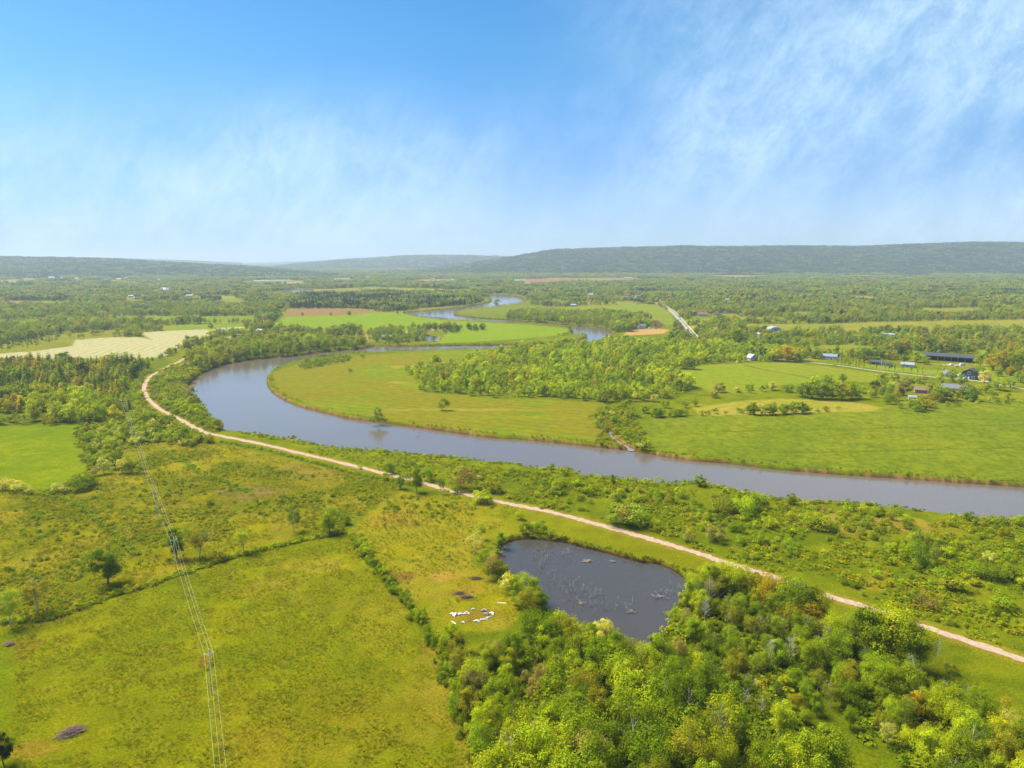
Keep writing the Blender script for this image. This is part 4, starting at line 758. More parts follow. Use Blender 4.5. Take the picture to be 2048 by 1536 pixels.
put('orchard_trees', 'in the clump above the tan strip of grass', [(1545,780,20,'round','wh',1.5),(1575,784,18,'round','mg',1.6),(1880,802,34,'round','mg',1.4),(1905,800,26,'round','dg',1.4),(1862,790,26,'round','ol',1.3),(1945,802,30,'round','dg',1.4),(1808,790,30,'round','gy',1.3),(1784,786,20,'round','mg',1.5),(1770,790,24,'round','fr',1.4),(1925,770,22,'round','dg',1.2),(1790,762,18,'round','mg',1.3),(1830,822,26,'round','mg',1.4),(1852,820,22,'round','ol',1.5),(1605,794,32,'round','mg',1.3),(1622,797,38,'round','dg',1.2),(1642,798,40,'round','fr',1.2),(1664,798,40,'round','mg',1.2),(1684,799,38,'round','ol',1.2),(1702,797,33,'round','dg',1.3),(1718,797,28,'round','mg',1.3),(1650,790,44,'round','mg',1.0),(1632,788,40,'round','yg',1.0),(1684,765,20,'round','dg',1.2),(1762,778,36,'round','yg',1.0),(1748,778,18,'bush','dk'),(1750,794,16,'round','dg'),(1775,800,16,'bush','mg'),(1790,800,18,'bush','ol'),(1812,778,28,'round','gy',1.1),(1795,776,14,'bush','wh'),(1820,816,24,'round','mg',1.1),(1838,818,22,'round','dg'),(1860,816,16,'bush','ol',1.3),(1800,816,12,'bush','mg'),(1868,798,24,'round','dg',1.2),(1888,800,28,'round','mg',1.2),(1935,798,32,'round','dg',1.2),(1922,795,24,'round','ol'),(1850,765,14,'round','gy'),(1882,768,26,'round','yg',1.1),(1905,764,30,'round','mg',.9),(1968,765,26,'round','wh',1.2),(1996,780,26,'round','yg',1.5),(1975,786,20,'round','mg',1.2),(2020,775,24,'round','mg'),(2040,765,24,'round','mg',1.2),(1960,755,24,'round','dg',1.1),(2020,752,22,'round','or'),(1985,740,34,'round','or',1.2),(2010,738,38,'round','ol',1.3),(2036,742,38,'round','dg',1.3),(1960,732,26,'round','mg'),(2047,730,36,'round','ol',1.3),(1385,738,26,'round','mg',1.2),(1369,737,30,'round','yg',1.3)])
add_line('crop_scrub', 'on the edge of the crop field at the right', [(1880,814),(1930,808),(1990,804),(2048,802),(2150,800)], 5, 6, {'bush': 3}, (1.6, 3), {'dg': 2, 'mg': 2, 'yg': 2, 'wh': .5})
ROW = [(1683,733),(1689,733.5),(1696,734.5),(1700,735.5),(1712,737),(1718,737.5),(1740,735),(1727,739),(1753,741),(1771,742),(1777,744),(1783,744),(1789,744.5),(1806,746),(1822,748),(1694,728),(1705,729),(1718,730),(1834,750),(1845,751),(1862,748),(1874,749),(1888,747),(1676,731)]
put('poplar_row', 'in the row of columnar trees beside the lane', [(a, b, random.uniform(17, 24), 'column', random.choice(['dg', 'gy', 'fd'] if a < 1830 else ['mg', 'yg']), .9) for a, b in ROW])
put('house_trees', 'beside the houses near the lane', [(1728,724,16,'round','br',1.1),(1740,726,14,'round','br'),(1808,728,22,'round','dg',1.3),(1832,724,24,'round','yg',1.4),(1795,718,12,'round','mg'),(1850,728,18,'round','mg',1.2),(1600,722,30,'round','yg',1.5),(1575,722,34,'round','or',1.4),(1550,722,30,'round','ye',1.3),(1545,722,26,'spruce','dk'),(1630,716,18,'round','mg'),(1640,718,12,'bush','dg'),(1588,724,14,'bush','wh'),(1295,655,14,'round','dg',1.7),(1310,654,10,'round','dg'),(1376,650,9,'spruce','bl',1.4),(1386,650,11,'spruce','bl',1.5),(1392,650,11,'spruce','bl',1.5),(1398,650,10,'spruce','bl',1.5),(1483,668,22,'round','fr',1.3),(1495,672,22,'round','fo',1.3),(1530,680,14,'round','mg'),(1543,686,18,'round','dg',1.2),(1556,690,14,'round','mg'),(1562,684,14,'round','mg'),(1475,690,34,'round','dg',1.0),(1465,688,30,'round','mg',1.0),(1420,650,12,'round','mg'),(1450,662,12,'round','dg'),(1420,662,14,'round','fo'),(1410,660,14,'round','fo'),(1442,664,8,'bush','dg')])
add_zone('village_tree', 'in the gardens around the navy house', [(1760,768),(1850,772),(1960,782),(2048,795),(2150,800),(2048,803),(1900,809),(1770,813),(1740,792)], 15, {'round': 3, 'bush': 1}, (4, 7.5), {'mg': 3, 'dg': 2, 'ol': 2, 'gy': 1, 'wh': .6}, seed=61)
add_zone('village_tree', 'in the gardens around the navy house', [(1965,704),(2048,702),(2250,735),(2100,768),(1990,752)], 10, {'round': 3, 'broad': 1}, (7, 11), {'ol': 3, 'or': 2, 'dg': 3, 'mg': 2}, seed=62)
add_zone('barn_tree', 'around the rounded barn and the road cottages', [(1380,655),(1460,655),(1480,668),(1600,690),(1640,700),(1560,702),(1470,695),(1400,680)], 13, {'round': 3, 'broad': 1, 'spruce': .5}, (6, 11), {'fr': 3, 'mg': 2, 'dg': 2, 'fo': 2}, .36, 40, 63)
# mill island and far river
add_zone('mill_trees', 'around the grey-roofed house by the river', [(735,668),(770,663),(800,660),(850,668),(848,680),(880,684),(800,687),(740,686)], 8, {'broad': 3, 'tall': 2}, (7, 11), {'mg': 3, 'fr': 2, 'fo': 2, 'dg': 1}, .42, 30, 20)
add_zone('mill_trees', 'around the grey-roofed house by the river', [(815,655),(870,652),(905,653),(970,656),(975,662),(930,662),(895,670),(880,662),(840,664)], 9, {'broad': 3}, (6, 10), {'fd': 3, 'fr': 2, 'fo': 2}, .42, 30, 21)
add_line('mill_bank', 'on the far bank by the grey-roofed house', [(738,690),(780,689),(806,690)], 4, 3, {'bush': 2}, (1.5, 3), {'dg': 2, 'fd': 2}, mr=.5)
add_line('field_tip', 'at the bank of the bright riverside field', [(1120,672),(1138,668),(1144,660),(1136,655)], 7, 3, {'bush': 2}, (2, 4), {'fd': 2, 'fr': 1}, mr=.5)
add_line('field_tip', 'at the bank of the bright riverside field', [(866,637),(880,638),(897,639)], 5, 3, {'bush': 2}, (2, 4), {'fd': 2}, mr=.5)
add_zone('loop_wood', 'in the riverside wood beyond the second bend', [(1010,637),(1060,644),(1110,649),(1196,657),(1222,664),(1258,664),(1300,652),(1296,642),(1240,632),(1150,626),(1060,624),(1020,628)], 8, {'broad': 4, 'tall': 2}, (9, 13), {'fr': 3, 'mg': 2, 'fo': 2, 'yg': 1.4, 'dg': 1}, seed=22, mr=.8)
add_zone('dark_spruce', 'in the dark spruce block beyond the bright field', [(590,592),(690,591),(960,597),(964,604),(925,611),(820,617),(700,607),(590,609)], 9, {'spruce': 1}, (11, 15), {'bl': 3, 'dk': 2}, .2, 80, 23)
add_zone('dark_spruce', 'in the dark spruce block beyond the bright field', [(576,612),(700,611),(820,619),(800,622),(700,617),(580,617)], 9, {'spruce': 3, 'broad': 1}, (10, 14), {'bl': 3, 'dk': 2, 'fd': 1}, seed=24)
put('field_bush', 'in the brown field beyond the river', [(605,632,8,'broad','fd'),(662,631,7,'broad','fd'),(698,630,9,'broad','fd',1.4),(795,628,8,'broad','fd'),(808,628,7,'broad','fd'),(994,612,16,'broad','fr',1.3),(1050,625,8,'bush','fd')])
# general woodland on both sides, out to about 1.6 km
GEN = [(-600,716),(300,716),(380,700),(478,680),(560,672),(720,676),(735,664),(545,650),(560,640),(573,620),(590,612),(780,624),(1000,600),(1060,616),(1200,610),(1310,608),(1350,655),(1340,680),(1400,700),(1570,722),(1640,716),(1860,722),(1960,735),(2048,760),(2700,800),(2700,609),(-600,609)]
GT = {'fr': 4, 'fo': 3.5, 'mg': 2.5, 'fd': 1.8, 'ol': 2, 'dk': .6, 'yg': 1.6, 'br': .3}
add_zone('valley_wood', 'in the woods across the valley', GEN, 8.3, {'broad': 6, 'tall': 1.5, 'spruce': 1.0, 'bush': 1.2}, (6, 12.5), GT, .38, 90, 25, nofield=True, mr=15)
GEN2 = [(-600,609),(2700,609),(2700,548),(2048,546),(1500,545),(1200,536),(1000,534),(700,531),(400,531),(200,541),(-600,546)]
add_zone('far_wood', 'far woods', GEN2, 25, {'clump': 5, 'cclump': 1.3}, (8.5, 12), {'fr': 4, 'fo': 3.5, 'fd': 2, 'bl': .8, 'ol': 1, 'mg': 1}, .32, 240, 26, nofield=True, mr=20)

# brambles and undergrowth
def mounds(poly, spacing, thr, hr, tints, seed, nscale=9, mr=.2, world=False, mt=2.3):
    add_zone('brambles', 'brambles', poly, spacing, {'mound': 1}, hr, tints, thr, nscale, seed, mr, mt, world=world, wf=(1.0, 2.0))
BT = {'bm': 4, 'by': 4, 'bd': 2}
mounds(FIELDS['rough_meadow'], 1.7, .535, (.3, .8), BT, 31, 18)
mounds([(870,922),(1100,948),(1200,960),(1337,972),(1614,1010),(2048,1046),(2300,1068),(2800,1130),(2800,1580),(2300,1408),(2048,1308),(1700,1192),(1440,1112),(1200,1040),(985,990)], 2.0, .47, (.35, 1.1), BT, 32, 15)
mounds([(430,865),(600,890),(760,906),(880,918),(985,990),(800,950),(660,915),(513,880)], 2.6, .5, (.3, .8), BT, 33, 12)
mounds([(890,1312),(1100,1290),(1300,1310),(1385,1190),(1440,1150),(1640,1225),(1850,1345),(2048,1440),(2300,1560),(2300,1900),(1000,1900),(930,1420)], 1.9, .30, (.6, 1.6), {'bd': 4, 'bm': 4, 'by': 2}, 34, 10)
mounds([(165,858),(240,840),(345,840),(428,886),(320,884),(214,905),(184,950),(100,990),(60,985),(170,965)], 2.4, .35, (.6, 1.4), BT, 35)
mounds([(262,838),(285,770),(310,740),(400,725),(376,780),(446,862),(410,868),(342,838),(310,800)], 2.6, .3, (.6, 1.4), BT, 36)
mounds(FIELDS['clearing'], 3.4, .60, (.3, .7), BT, 37, 14)
mounds([(1210,812),(1262,812),(1300,902),(1190,892)], 2.6, .3, (.6, 1.4), BT, 38)
for px_, py_, n_, s_ in ((715,1000,60,14),(860,1018,70,16),(540,1010,40,14),(300,1000,60,20),(140,1060,90,22),(560,950,30,10),(170,1130,60,12)):
    x0, y0 = gp(px_, py_)
    for i in range(n_): PLANTS.append(['mound', 'mound', x0 + rv.normal() * s_, y0 + rv.normal() * s_ * .5, 0, rv.uniform(.5, 1.2), 1.2, random.choice(['bm', 'bd', 'by', 'bd']), 'brambles'])
add_zone('grass', 'grass', FIELDS['near_meadow'], .95, {'tuft': 1}, (.14, .34), {'tg': 4, 'td': 3, 'tl': 2}, .40, 5, 51, wf=(1.2, 2.4))
add_zone('grass', 'grass', FIELDS['clearing'], 1.3, {'tuft': 1}, (.16, .4), {'tg': 3, 'td': 2, 'tl': 3}, .42, 6, 52, wf=(1.2, 2.2))
add_zone('grass', 'grass', FIELDS['rough_meadow'], 1.7, {'tuft': 1}, (.3, .6), {'tg': 3, 'td': 3, 'tl': 2}, .42, 8, 53, wf=(1.2, 2.4))
def bankline(P, rng_, off, spacing, hr, tints, seed, wj=1.2):
    """low growth along the bank, just outside the water polygon"""
    Q = P[rng_[0]:rng_[1]]; s = np.r_[0, np.cumsum(np.linalg.norm(np.diff(Q, axis=0), axis=1))]; t = np.arange(0, s[-1], spacing)
    T = np.stack([np.interp(t, s, Q[:, j]) for j in (0, 1)], -1); G = np.gradient(T, axis=0); G /= np.maximum(np.linalg.norm(G, axis=1), 1e-6)[:, None]
    Nn = np.stack([G[:, 1], -G[:, 0]], -1)
    ins = insid(P, T[:, 0] + Nn[:, 0] * 2, T[:, 1] + Nn[:, 1] * 2); Nn[ins] *= -1
    T = T + Nn * (off + rv.normal(0, wj, len(T)))[:, None]; keep = fbm(T[:, 0], T[:, 1], 18, 2, seed) > .40
    ts, tp = pick(tints)
    for (x, y) in T[keep]: PLANTS.append(['mound', 'mound', x, y, -.5 if off < 1.2 else 0, rv.uniform(*hr), rv.uniform(.8, 1.4), ts[rv.choice(len(ts), p=tp)], 'brambles'])
nR = len(river)
iF = RIVER.index((579, 726)) * 3
bankline(river, (0, iF), .9, 1.6, (.6, 1.4), {'mg': 3, 'dg': 2, 'ol': 2}, 41)
bankline(river, (0, iF), 3.0, 1.8, (.6, 1.5), {'mg': 3, 'yg': 2, 'ol': 2}, 42, 1.6)
bankline(river, (iF, nR - 1), 3.4, 2.2, (.4, 1.0), {'mg': 3, 'dg': 1, 'bm': 2}, 44, 1.0)
bankline(pond, (0, len(pond) - 1), 1.2, .8, (.4, 1.1), {'mg': 3, 'ol': 3, 'dg': 1}, 43, .8)
for a_, b_ in ((lambda p: p, 0),):
    for pts_, w_, c_ in DITCH[:4]:
        add_line('brambles', 'brambles', pts_, .8, 1.6, {'mound': 1}, (.4, 1.1), {'mg': 3, 'yg': 2, 'dg': 2})

# forest on the hills and far flats
def hill_clumps():
    for nm, sp in (('north_ridge', 30), ('left_hill', 30), ('middle_ridge', 44)):
        V = HV[nm]; r_, c_ = V.shape[:2]
        A = V[1:89].reshape(-1, 3); w = np.ones(len(A))
        area = (V[0, -1, 0] - V[0, 0, 0]) * (V[89, 0, 1] - V[0, 0, 1]); n = int(min(area / sp ** 2, 13000))
        i = rv.integers(1, 88, n); j = rv.integers(0, c_ - 1, n); f1_ = rv.random(n)[:, None]; f2_ = rv.random(n)[:, None]
        p = V[i, j] * (1 - f1_) * (1 - f2_) + V[i + 1, j] * f1_ * (1 - f2_) + V[i, j + 1] * (1 - f1_) * f2_ + V[i + 1, j + 1] * f1_ * f2_
        u = 1024 + F * p[:, 0] / p[:, 1]; p = p[(u > -160) & (u < 2210)]
        q = fbm(p[:, 0], p[:, 1], 300, 3, 401)
        for k in range(len(p)):
            c = ['fd', 'bl', 'fr', 'bl', 'fd', 'dk'][int(np.clip((q[k] - .28) / .44 + rv.normal(0, .15), 0, .999) * 6)]
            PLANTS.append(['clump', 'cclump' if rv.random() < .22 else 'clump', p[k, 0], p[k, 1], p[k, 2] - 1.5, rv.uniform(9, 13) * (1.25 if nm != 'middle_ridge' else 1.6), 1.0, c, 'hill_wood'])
hill_clumps()

def NK(r_):
    """tint brightness by zone: near woods slightly darker, ridge forest and spruce block darker"""
    return {'poplar_wood': .92, 'pond_wood': .96, 'trail_wood': .98, 'corner_wood': .98, 'pond_tree': .98, 'tall_trail_tree': .95, 'hill_wood': .72 if r_[2] > -300 else .95, 'plantation': .95, 'dark_spruce': .5, 'peninsula_wood': 1.12}.get(r_[8], 1.0)
# ---- split into individuals and masses
def scatter(name, recs, label, cat):
    """one object of many plants: points carrying instances"""
    kinds = sorted({(r_[1], i) for r_ in recs for i in range(NPROTO[r_[1]])})
    pc = bpy.data.collections.new(name + '_source'); order = {}
    for n_, (k, i) in enumerate(kinds):
        o = bpy.data.objects.new('%s_%03d' % (name, n_), P_FULL[(k, i)]); pc.objects.link(o); order[(k, i)] = n_
    n = len(recs); V = np.array([(r_[2], r_[3], r_[4]) for r_ in recs], np.float32)
    me = bpy.data.meshes.new(name); me.vertices.add(n); me.vertices.foreach_set('co', V.ravel())
    rr = np.random.default_rng(n)
    sc = np.array([(r_[5] / UNIT.get(r_[1], 10.0)) for r_ in recs]); wf = np.array([r_[6] for r_ in recs])
    S3 = np.stack([sc * wf, sc * wf, sc], -1).astype(np.float32)
    idx = np.array([order[(r_[1], rr.integers(NPROTO[r_[1]]))] for r_ in recs], np.int32)
    rot = np.zeros((n, 3), np.float32); rot[:, 2] = rr.random(n) * 6.28
    T = np.array([tintof(r_[7], rr, NK(r_)) for r_ in recs], np.float32)
    for nm, ty, data in (('scl', 'FLOAT_VECTOR', S3), ('rotv', 'FLOAT_VECTOR', rot), ('tint', 'FLOAT_VECTOR', T)):
        a = me.attributes.new(nm, ty, 'POINT'); a.data.foreach_set('vector', data.ravel())
    a = me.attributes.new('pick', 'INT', 'POINT'); a.data.foreach_set('value', idx)
    o = link(name, me); tag(o, kind='stuff')
    g = bpy.data.node_groups.new(name, 'GeometryNodeTree')
    g.interface.new_socket('Geometry', in_out='INPUT', socket_type='NodeSocketGeometry'); g.interface.new_socket('Geometry', in_out='OUTPUT', socket_type='NodeSocketGeometry')
    N = g.nodes.new; L = g.links.new; gi = N('NodeGroupInput'); go = N('NodeGroupOutput')
    mp = N('GeometryNodeMeshToPoints'); ip = N('GeometryNodeInstanceOnPoints'); ci = N('GeometryNodeCollectionInfo')
    ci.inputs['Collection'].default_value = pc; ci.inputs['Separate Children'].default_value = True; ci.inputs['Reset Children'].default_value = True
    def na(nm, ty):
        q = N('GeometryNodeInputNamedAttribute'); q.data_type = ty; q.inputs['Name'].default_value = nm; return q.outputs['Attribute']
    L(gi.outputs[0], mp.inputs['Mesh']); L(mp.outputs[0], ip.inputs['Points']); L(ci.outputs[0], ip.inputs['Instance']); ip.inputs['Pick Instance'].default_value = True
    L(na('pick', 'INT'), ip.inputs['Instance Index']); L(na('scl', 'FLOAT_VECTOR'), ip.inputs['Scale'])
    er = N('FunctionNodeEulerToRotation'); L(na('rotv', 'FLOAT_VECTOR'), er.inputs[0]); L(er.outputs[0], ip.inputs['Rotation'])
    L(ip.outputs[0], go.inputs[0])
    md = o.modifiers.new('scatter', 'NODES'); md.node_group = g
    return o
def screen(r_):
    x, y, z, h = r_[2], r_[3], r_[4], r_[5]; u, v, d = proj(x, y, z + h * .5); s = h * h / d / d
    return s if (-20 < u < 2068 and v < 1570 and v > 0 and d > 0) else -1
by = {}
for r_ in PLANTS: by.setdefault(r_[0], []).append(r_)
GN_ = {'broadleaf': 'leafy trees', 'conifer': 'conifers', 'shrub': 'shrubs', 'bare': 'bare grey trees', 'column': 'columnar trees'}
SIZE = {'broadleaf': (6.5, 10.5), 'conifer': (8.5, 10.3), 'shrub': (1.7, 2.8), 'bare': (5, 8), 'column': (6, 9)}
def make_individuals(cls, recs):
    name = {'broadleaf': 'tree', 'conifer': 'conifer_tree', 'shrub': 'shrub', 'bare': 'bare_tree', 'column': 'columnar_tree'}[cls]
    rr = np.random.default_rng(5)
    zones = {}
    for r_ in recs: u, v, d = proj(r_[2], r_[3], 0); r_.append((u, v)); zones.setdefault(r_[8], []).append(r_)
    terc = {}
    for z_, L_ in zones.items():
        us = np.sort([q[9][0] for q in L_]); vs = np.sort([q[9][1] for q in L_]); n = len(L_)
        terc[z_] = ([us[int(n * f)] for f in (.2, .4, .6, .8)], [vs[int(n * f)] for f in (.34, .67)], n)
    for r_ in recs:
        k = r_[1]; i = int(rr.integers(NPROTO[k])); s = r_[5] / UNIT.get(k, 10.0); tint = tintof(r_[7], rr, NK(r_))
        z_ = r_[8]; tu, tv, n = terc[z_]; u, v = r_[9]
        lo, hi = SIZE[cls]; sz = 'small' if r_[5] < lo else ('tall' if r_[5] > hi else 'medium')
        if cls == 'shrub' and sz == 'tall': sz = 'large'
        form = {'thin': 'thin-crowned tree', 'tall': 'slender tree', 'broad': 'round-crowned tree', 'round': 'broad bushy tree', 'bush': 'round shrub', 'willow': 'upright shrub', 'spruce': 'pointed conifer', 'pine': 'bushy conifer', 'bare': 'leafless tree', 'column': 'columnar tree'}[k]
        place = ''
        if n > 4:
            iu = int(np.searchsorted(tu, u, 'right')); iv = int(np.searchsorted(tv, v, 'right'))
            place = ', ' + ['far left', 'left', 'middle', 'right', 'far right'][iu] + ['; back', '', '; front'][iv]
            place = place.replace('; back', ', at the back').replace('; front', ', at the front')
        lab = '%s %s %s %s%s' % (sz, CNAME[r_[7]] if cls != 'bare' else 'pale grey', form, ZONEPH[z_], place)
        if len(lab.split()) > 16: lab = '%s %s %s%s' % (CNAME[r_[7]], form, ZONEPH[z_], place)
        if len(lab.split()) > 16: lab = '%s %s %s' % (CNAME[r_[7]], form, ZONEPH[z_])
        rz = float(rr.random() * 6.28); scl = (s * r_[6], s * r_[6], s)
        split = (k, i) in P_TRUNK and math.hypot(r_[2], r_[3]) < 520
        if split:
            o = empty(name, (r_[2], r_[3], r_[4]), rz, scl)
            c = link('crown', P_CROWN[(k, i)], o); c['tint'] = [float(q) for q in tint]; link('trunk', P_TRUNK[(k, i)], o)
        else:
            o = link(name, P_FULL[(k, i)], None, (r_[2], r_[3], r_[4]), rz, scl); o['tint'] = [float(q) for q in tint]
        tag(o, lab, {'broadleaf': 'tree', 'conifer': 'conifer', 'shrub': 'shrub', 'bare': 'bare tree', 'column': 'tree'}[cls], GN_[cls] + ' ' + ZONEPH[z_])
NEARCAP = {'broadleaf': 270, 'conifer': 290, 'shrub': 295, 'bare': 100, 'column': 30}
for cls, recs in by.items():
    if cls in NEARCAP:
        recs.sort(key=lambda r_: -screen(r_)); cap = NEARCAP[cls]
        ind = [r_ for r_ in recs[:cap] if screen(r_) > 0]; rest = [r_ for r_ in recs if not any(r_ is q for q in ind)] if len(recs) <= cap else recs[len(ind):]
        make_individuals(cls, ind)
        rest = [list(r_[:9]) for r_ in rest]
        for r_ in rest:
            if math.hypot(r_[2], r_[3]) > 300 and r_[1] in MID: r_[1] = MID[r_[1]]
        print(cls, len(ind), len(rest))
        if rest: scatter({'broadleaf': 'woodland', 'conifer': 'conifer_woodland', 'shrub': 'scrub', 'bare': 'bare_trees', 'column': 'columnar_trees'}[cls], rest, None, None)
    else:
        print(cls, len(recs)); scatter({'mound': 'undergrowth', 'tuft': 'grass_tufts', 'clump': 'distant_woodland'}[cls], recs, None, None)

def finish_labels():
    """things that still share a label are told apart by their order from left to right"""
    d = {}
    for o in list(COL.objects):
        if o.parent is None and 'label' in o: d.setdefault(o['label'], []).append(o)
    for lab, L_ in d.items():
        if len(L_) < 2: continue
        L_.sort(key=lambda o: proj(o.location.x, o.location.y, o.location.z)[0]); n = len(L_)
        nm = ['left one', 'right one'] if n == 2 else ['left one', 'middle one', 'right one'] if n == 3 else [w + ' from left' for w in ('first', 'second', 'third', 'fourth', 'fifth', 'sixth', 'seventh', 'eighth', 'ninth', 'tenth', 'eleventh', 'twelfth', 'thirteenth', 'fourteenth', 'fifteenth', 'sixteenth', 'seventeenth', 'eighteenth')]
        used = {o['label'] for o in COL.objects if 'label' in o}
        for o, w in zip(L_, nm):
            t = lab + ', ' + w
            if len(t.split()) > 16: t = t.replace(' at the bottom of the photo', '')
            if len(t.split()) > 16: t = t.replace('round-crowned ', '').replace('medium ', '').replace('large ', '').replace('tall ', '').replace('small ', '')
            if len(t.split()) > 16: t = t.replace('in the woods across the valley', 'in the valley woods').replace('in the wood inside the river bend', 'inside the river bend').replace(' between the pond and the trail', ' by the trail')
            if t in used: t = t.replace(' from left', ' counted from left').replace('left one', 'more leftward one').replace('right one', 'more rightward one')
            if len(t.split()) <= 16 and t not in used: o['label'] = t; used.add(t)
# ------------------------------------------------------------------ power line
M_POLE = mat('weathered_pole', (.50, .45, .34), .9, .1, .2, 2)
M_ARM = mat('crossarm_timber', (.46, .42, .34), .9, .1, .2, 3)
M_INS = mat('white_porcelain', (.85, .83, .74), .35, .5, .03, 2)
M_WIRE = mat('bright_wire', (.50, .49, .33), .45, .5, .05, 1)
def box(bm, cx, cy, cz, sx, sy, sz, rz=0.0):
    m = Matrix.Translation((cx, cy, cz)) @ Matrix.Rotation(rz, 4, 'Z') @ Matrix.Diagonal((sx, sy, sz, 1))
    bmesh.ops.create_cube(bm, size=1, matrix=m)
def cyl(bm, p, q, r1, r2, n=8):
    p = Vector(p); q = Vector(q); d = q - p
    m = Matrix.Translation((p + q) / 2) @ d.to_track_quat('Z', 'Y').to_matrix().to_4x4()
    bmesh.ops.create_cone(bm, cap_ends=True, segments=n, radius1=r1, radius2=r2, depth=d.length, matrix=m)
def fin(name, bm, m, parent=None, loc=(0, 0, 0), rz=0.0, bevel=0.0):
    if bevel: bmesh.ops.bevel(bm, geom=list(bm.edges), offset=bevel, segments=1, affect='EDGES')
    me = bpy.data.meshes.new(name); bm.to_mesh(me); bm.free()
    for q in (m if isinstance(m, (list, tuple)) else [m]): me.materials.append(q)
    return link(name, me, parent, loc, rz)
pb = [gp(a, b) for a, b, h in POLES]
q_ = gp(441, 1536, 10.6); d_ = Vector((q_[0] - pb[0][0], q_[1] - pb[0][1])).normalized() * 68; pb = [(pb[0][0] + d_.x, pb[0][1] + d_.y)] + pb        # the next pole, below the frame
hts = [11.2] + [h for a, b, h in POLES]
PL = ['nearest power pole, pale wood, standing in the mown meadow with three white insulators', 'power pole with crossarm standing in the hedge above the mown meadow', 'thin power pole in the rough meadow beyond the hedge',
      'power pole beside the blossoming bushes at the bright field corner', 'far power pole standing in the left thicket', 'farthest power pole at the edge of the conifer plantation']
att = []
proto = None
for i, (x, y) in enumerate(pb):
    x0, y0 = pb[max(i - 1, 0)]; x1, y1 = pb[min(i + 1, len(pb) - 1)]; a = math.atan2(y1 - y0, x1 - x0) + math.pi / 2; h = hts[i]
    t = (math.cos(a), math.sin(a))
    att.append([(x - t[0] * .95, y - t[1] * .95, h - 1.0 + .42), (x, y, h + .42), (x + t[0] * .95, y + t[1] * .95, h - 1.0 + .42)])
    if i == 0: continue
    if proto is None:
        e = empty('power_pole', (x, y, 0), a); parts = []
        bm = bmesh.new(); cyl(bm, (0, 0, -.5), (0, 0, h), .17, .11, 10); parts.append(fin('pole', bm, M_POLE, e))
        bm = bmesh.new(); box(bm, 0, .16, h - 1.0, 2.15, .12, .14); cyl(bm, (0, .16, h - 1.75), (.8, .16, h - 1.05), .03, .03, 5); cyl(bm, (0, .16, h - 1.75), (-.8, .16, h - 1.05), .03, .03, 5); parts.append(fin('crossarm', bm, M_ARM, e))
        for dx, dy, dz in ((-.95, .16, h - .93), (0, 0, h), (.95, .16, h - .93)):
            bm = bmesh.new(); cyl(bm, (0, 0, 0), (0, 0, .14), .03, .03, 6); cyl(bm, (0, 0, .1), (0, 0, .26), .13, .11, 10); cyl(bm, (0, 0, .26), (0, 0, .42), .10, .07, 10); parts.append(fin('insulator', bm, M_INS, e, (dx, dy, dz)))
        proto = (e, parts); o = e
    else:
        o = proto[0].copy(); COL.objects.link(o); o.location = (x, y, 0); o.rotation_euler = (0, 0, a)
        for q in proto[1]:
            c = q.copy(); COL.objects.link(c); c.parent = o
    tag(o, PL[i - 1], 'power pole', 'power poles crossing the meadows')
for w, lb in enumerate(('left power wire strung from pole to pole over the meadows', 'middle power wire strung over the tops of the meadow poles', 'right power wire strung from pole to pole over the meadows')):
    pts = []
    for i in range(len(att) - 1):
        a = Vector(att[i][w]); b = Vector(att[i + 1][w])
        for j in range(12):
            t = j / 12; p = a.lerp(b, t); p.z -= 4 * t * (1 - t) * (b - a).length * .016; pts.append(tuple(p))
    pts.append(att[-1][w]); V, Fc = tube(pts, [.017] * len(pts), 5)
    tag(link('power_wire', mesh_np('power_wire', V, Fc, [M_WIRE], None, True)), lb, 'power wire', 'power wires of the meadow line')
# poles along the lane at the right
RL = ['grey power pole beside the lane left of the columnar trees', 'grey power pole beside the lane among the columnar trees', 'power pole at the right edge beyond the round bushes', 'power pole where the lane leaves the yellow trees', 'power pole near the white garage', 'power pole behind the columnar trees']
rp = None
for (px_, py_), lb in zip(RPOLES, RL):
    x, y = gp(px_, py_)
    if rp is None:
        e = empty('utility_pole', (x, y, 0), .4); ps = []
        bm = bmesh.new(); cyl(bm, (0, 0, -.5), (0, 0, 11.5), .24, .18, 8); ps.append(fin('pole', bm, M_POLE, e))
        bm = bmesh.new(); box(bm, 0, .25, 10.6, 2.2, .14, .16); ps.append(fin('crossarm', bm, M_ARM, e))
        bm = bmesh.new(); cyl(bm, (.35, .1, 8.6), (.35, .1, 9.6), .28, .28, 8); ps.append(fin('transformer', bm, mat('grey_metal', (.45, .46, .47), .5, .4, .05, 2), e))
        rp = (e, ps); o = e
    else:
        o = rp[0].copy(); COL.objects.link(o); o.location = (x, y, 0)
        for q in rp[1]: c = q.copy(); COL.objects.link(c); c.parent = o
    tag(o, lb, 'power pole', 'power poles along the lane')

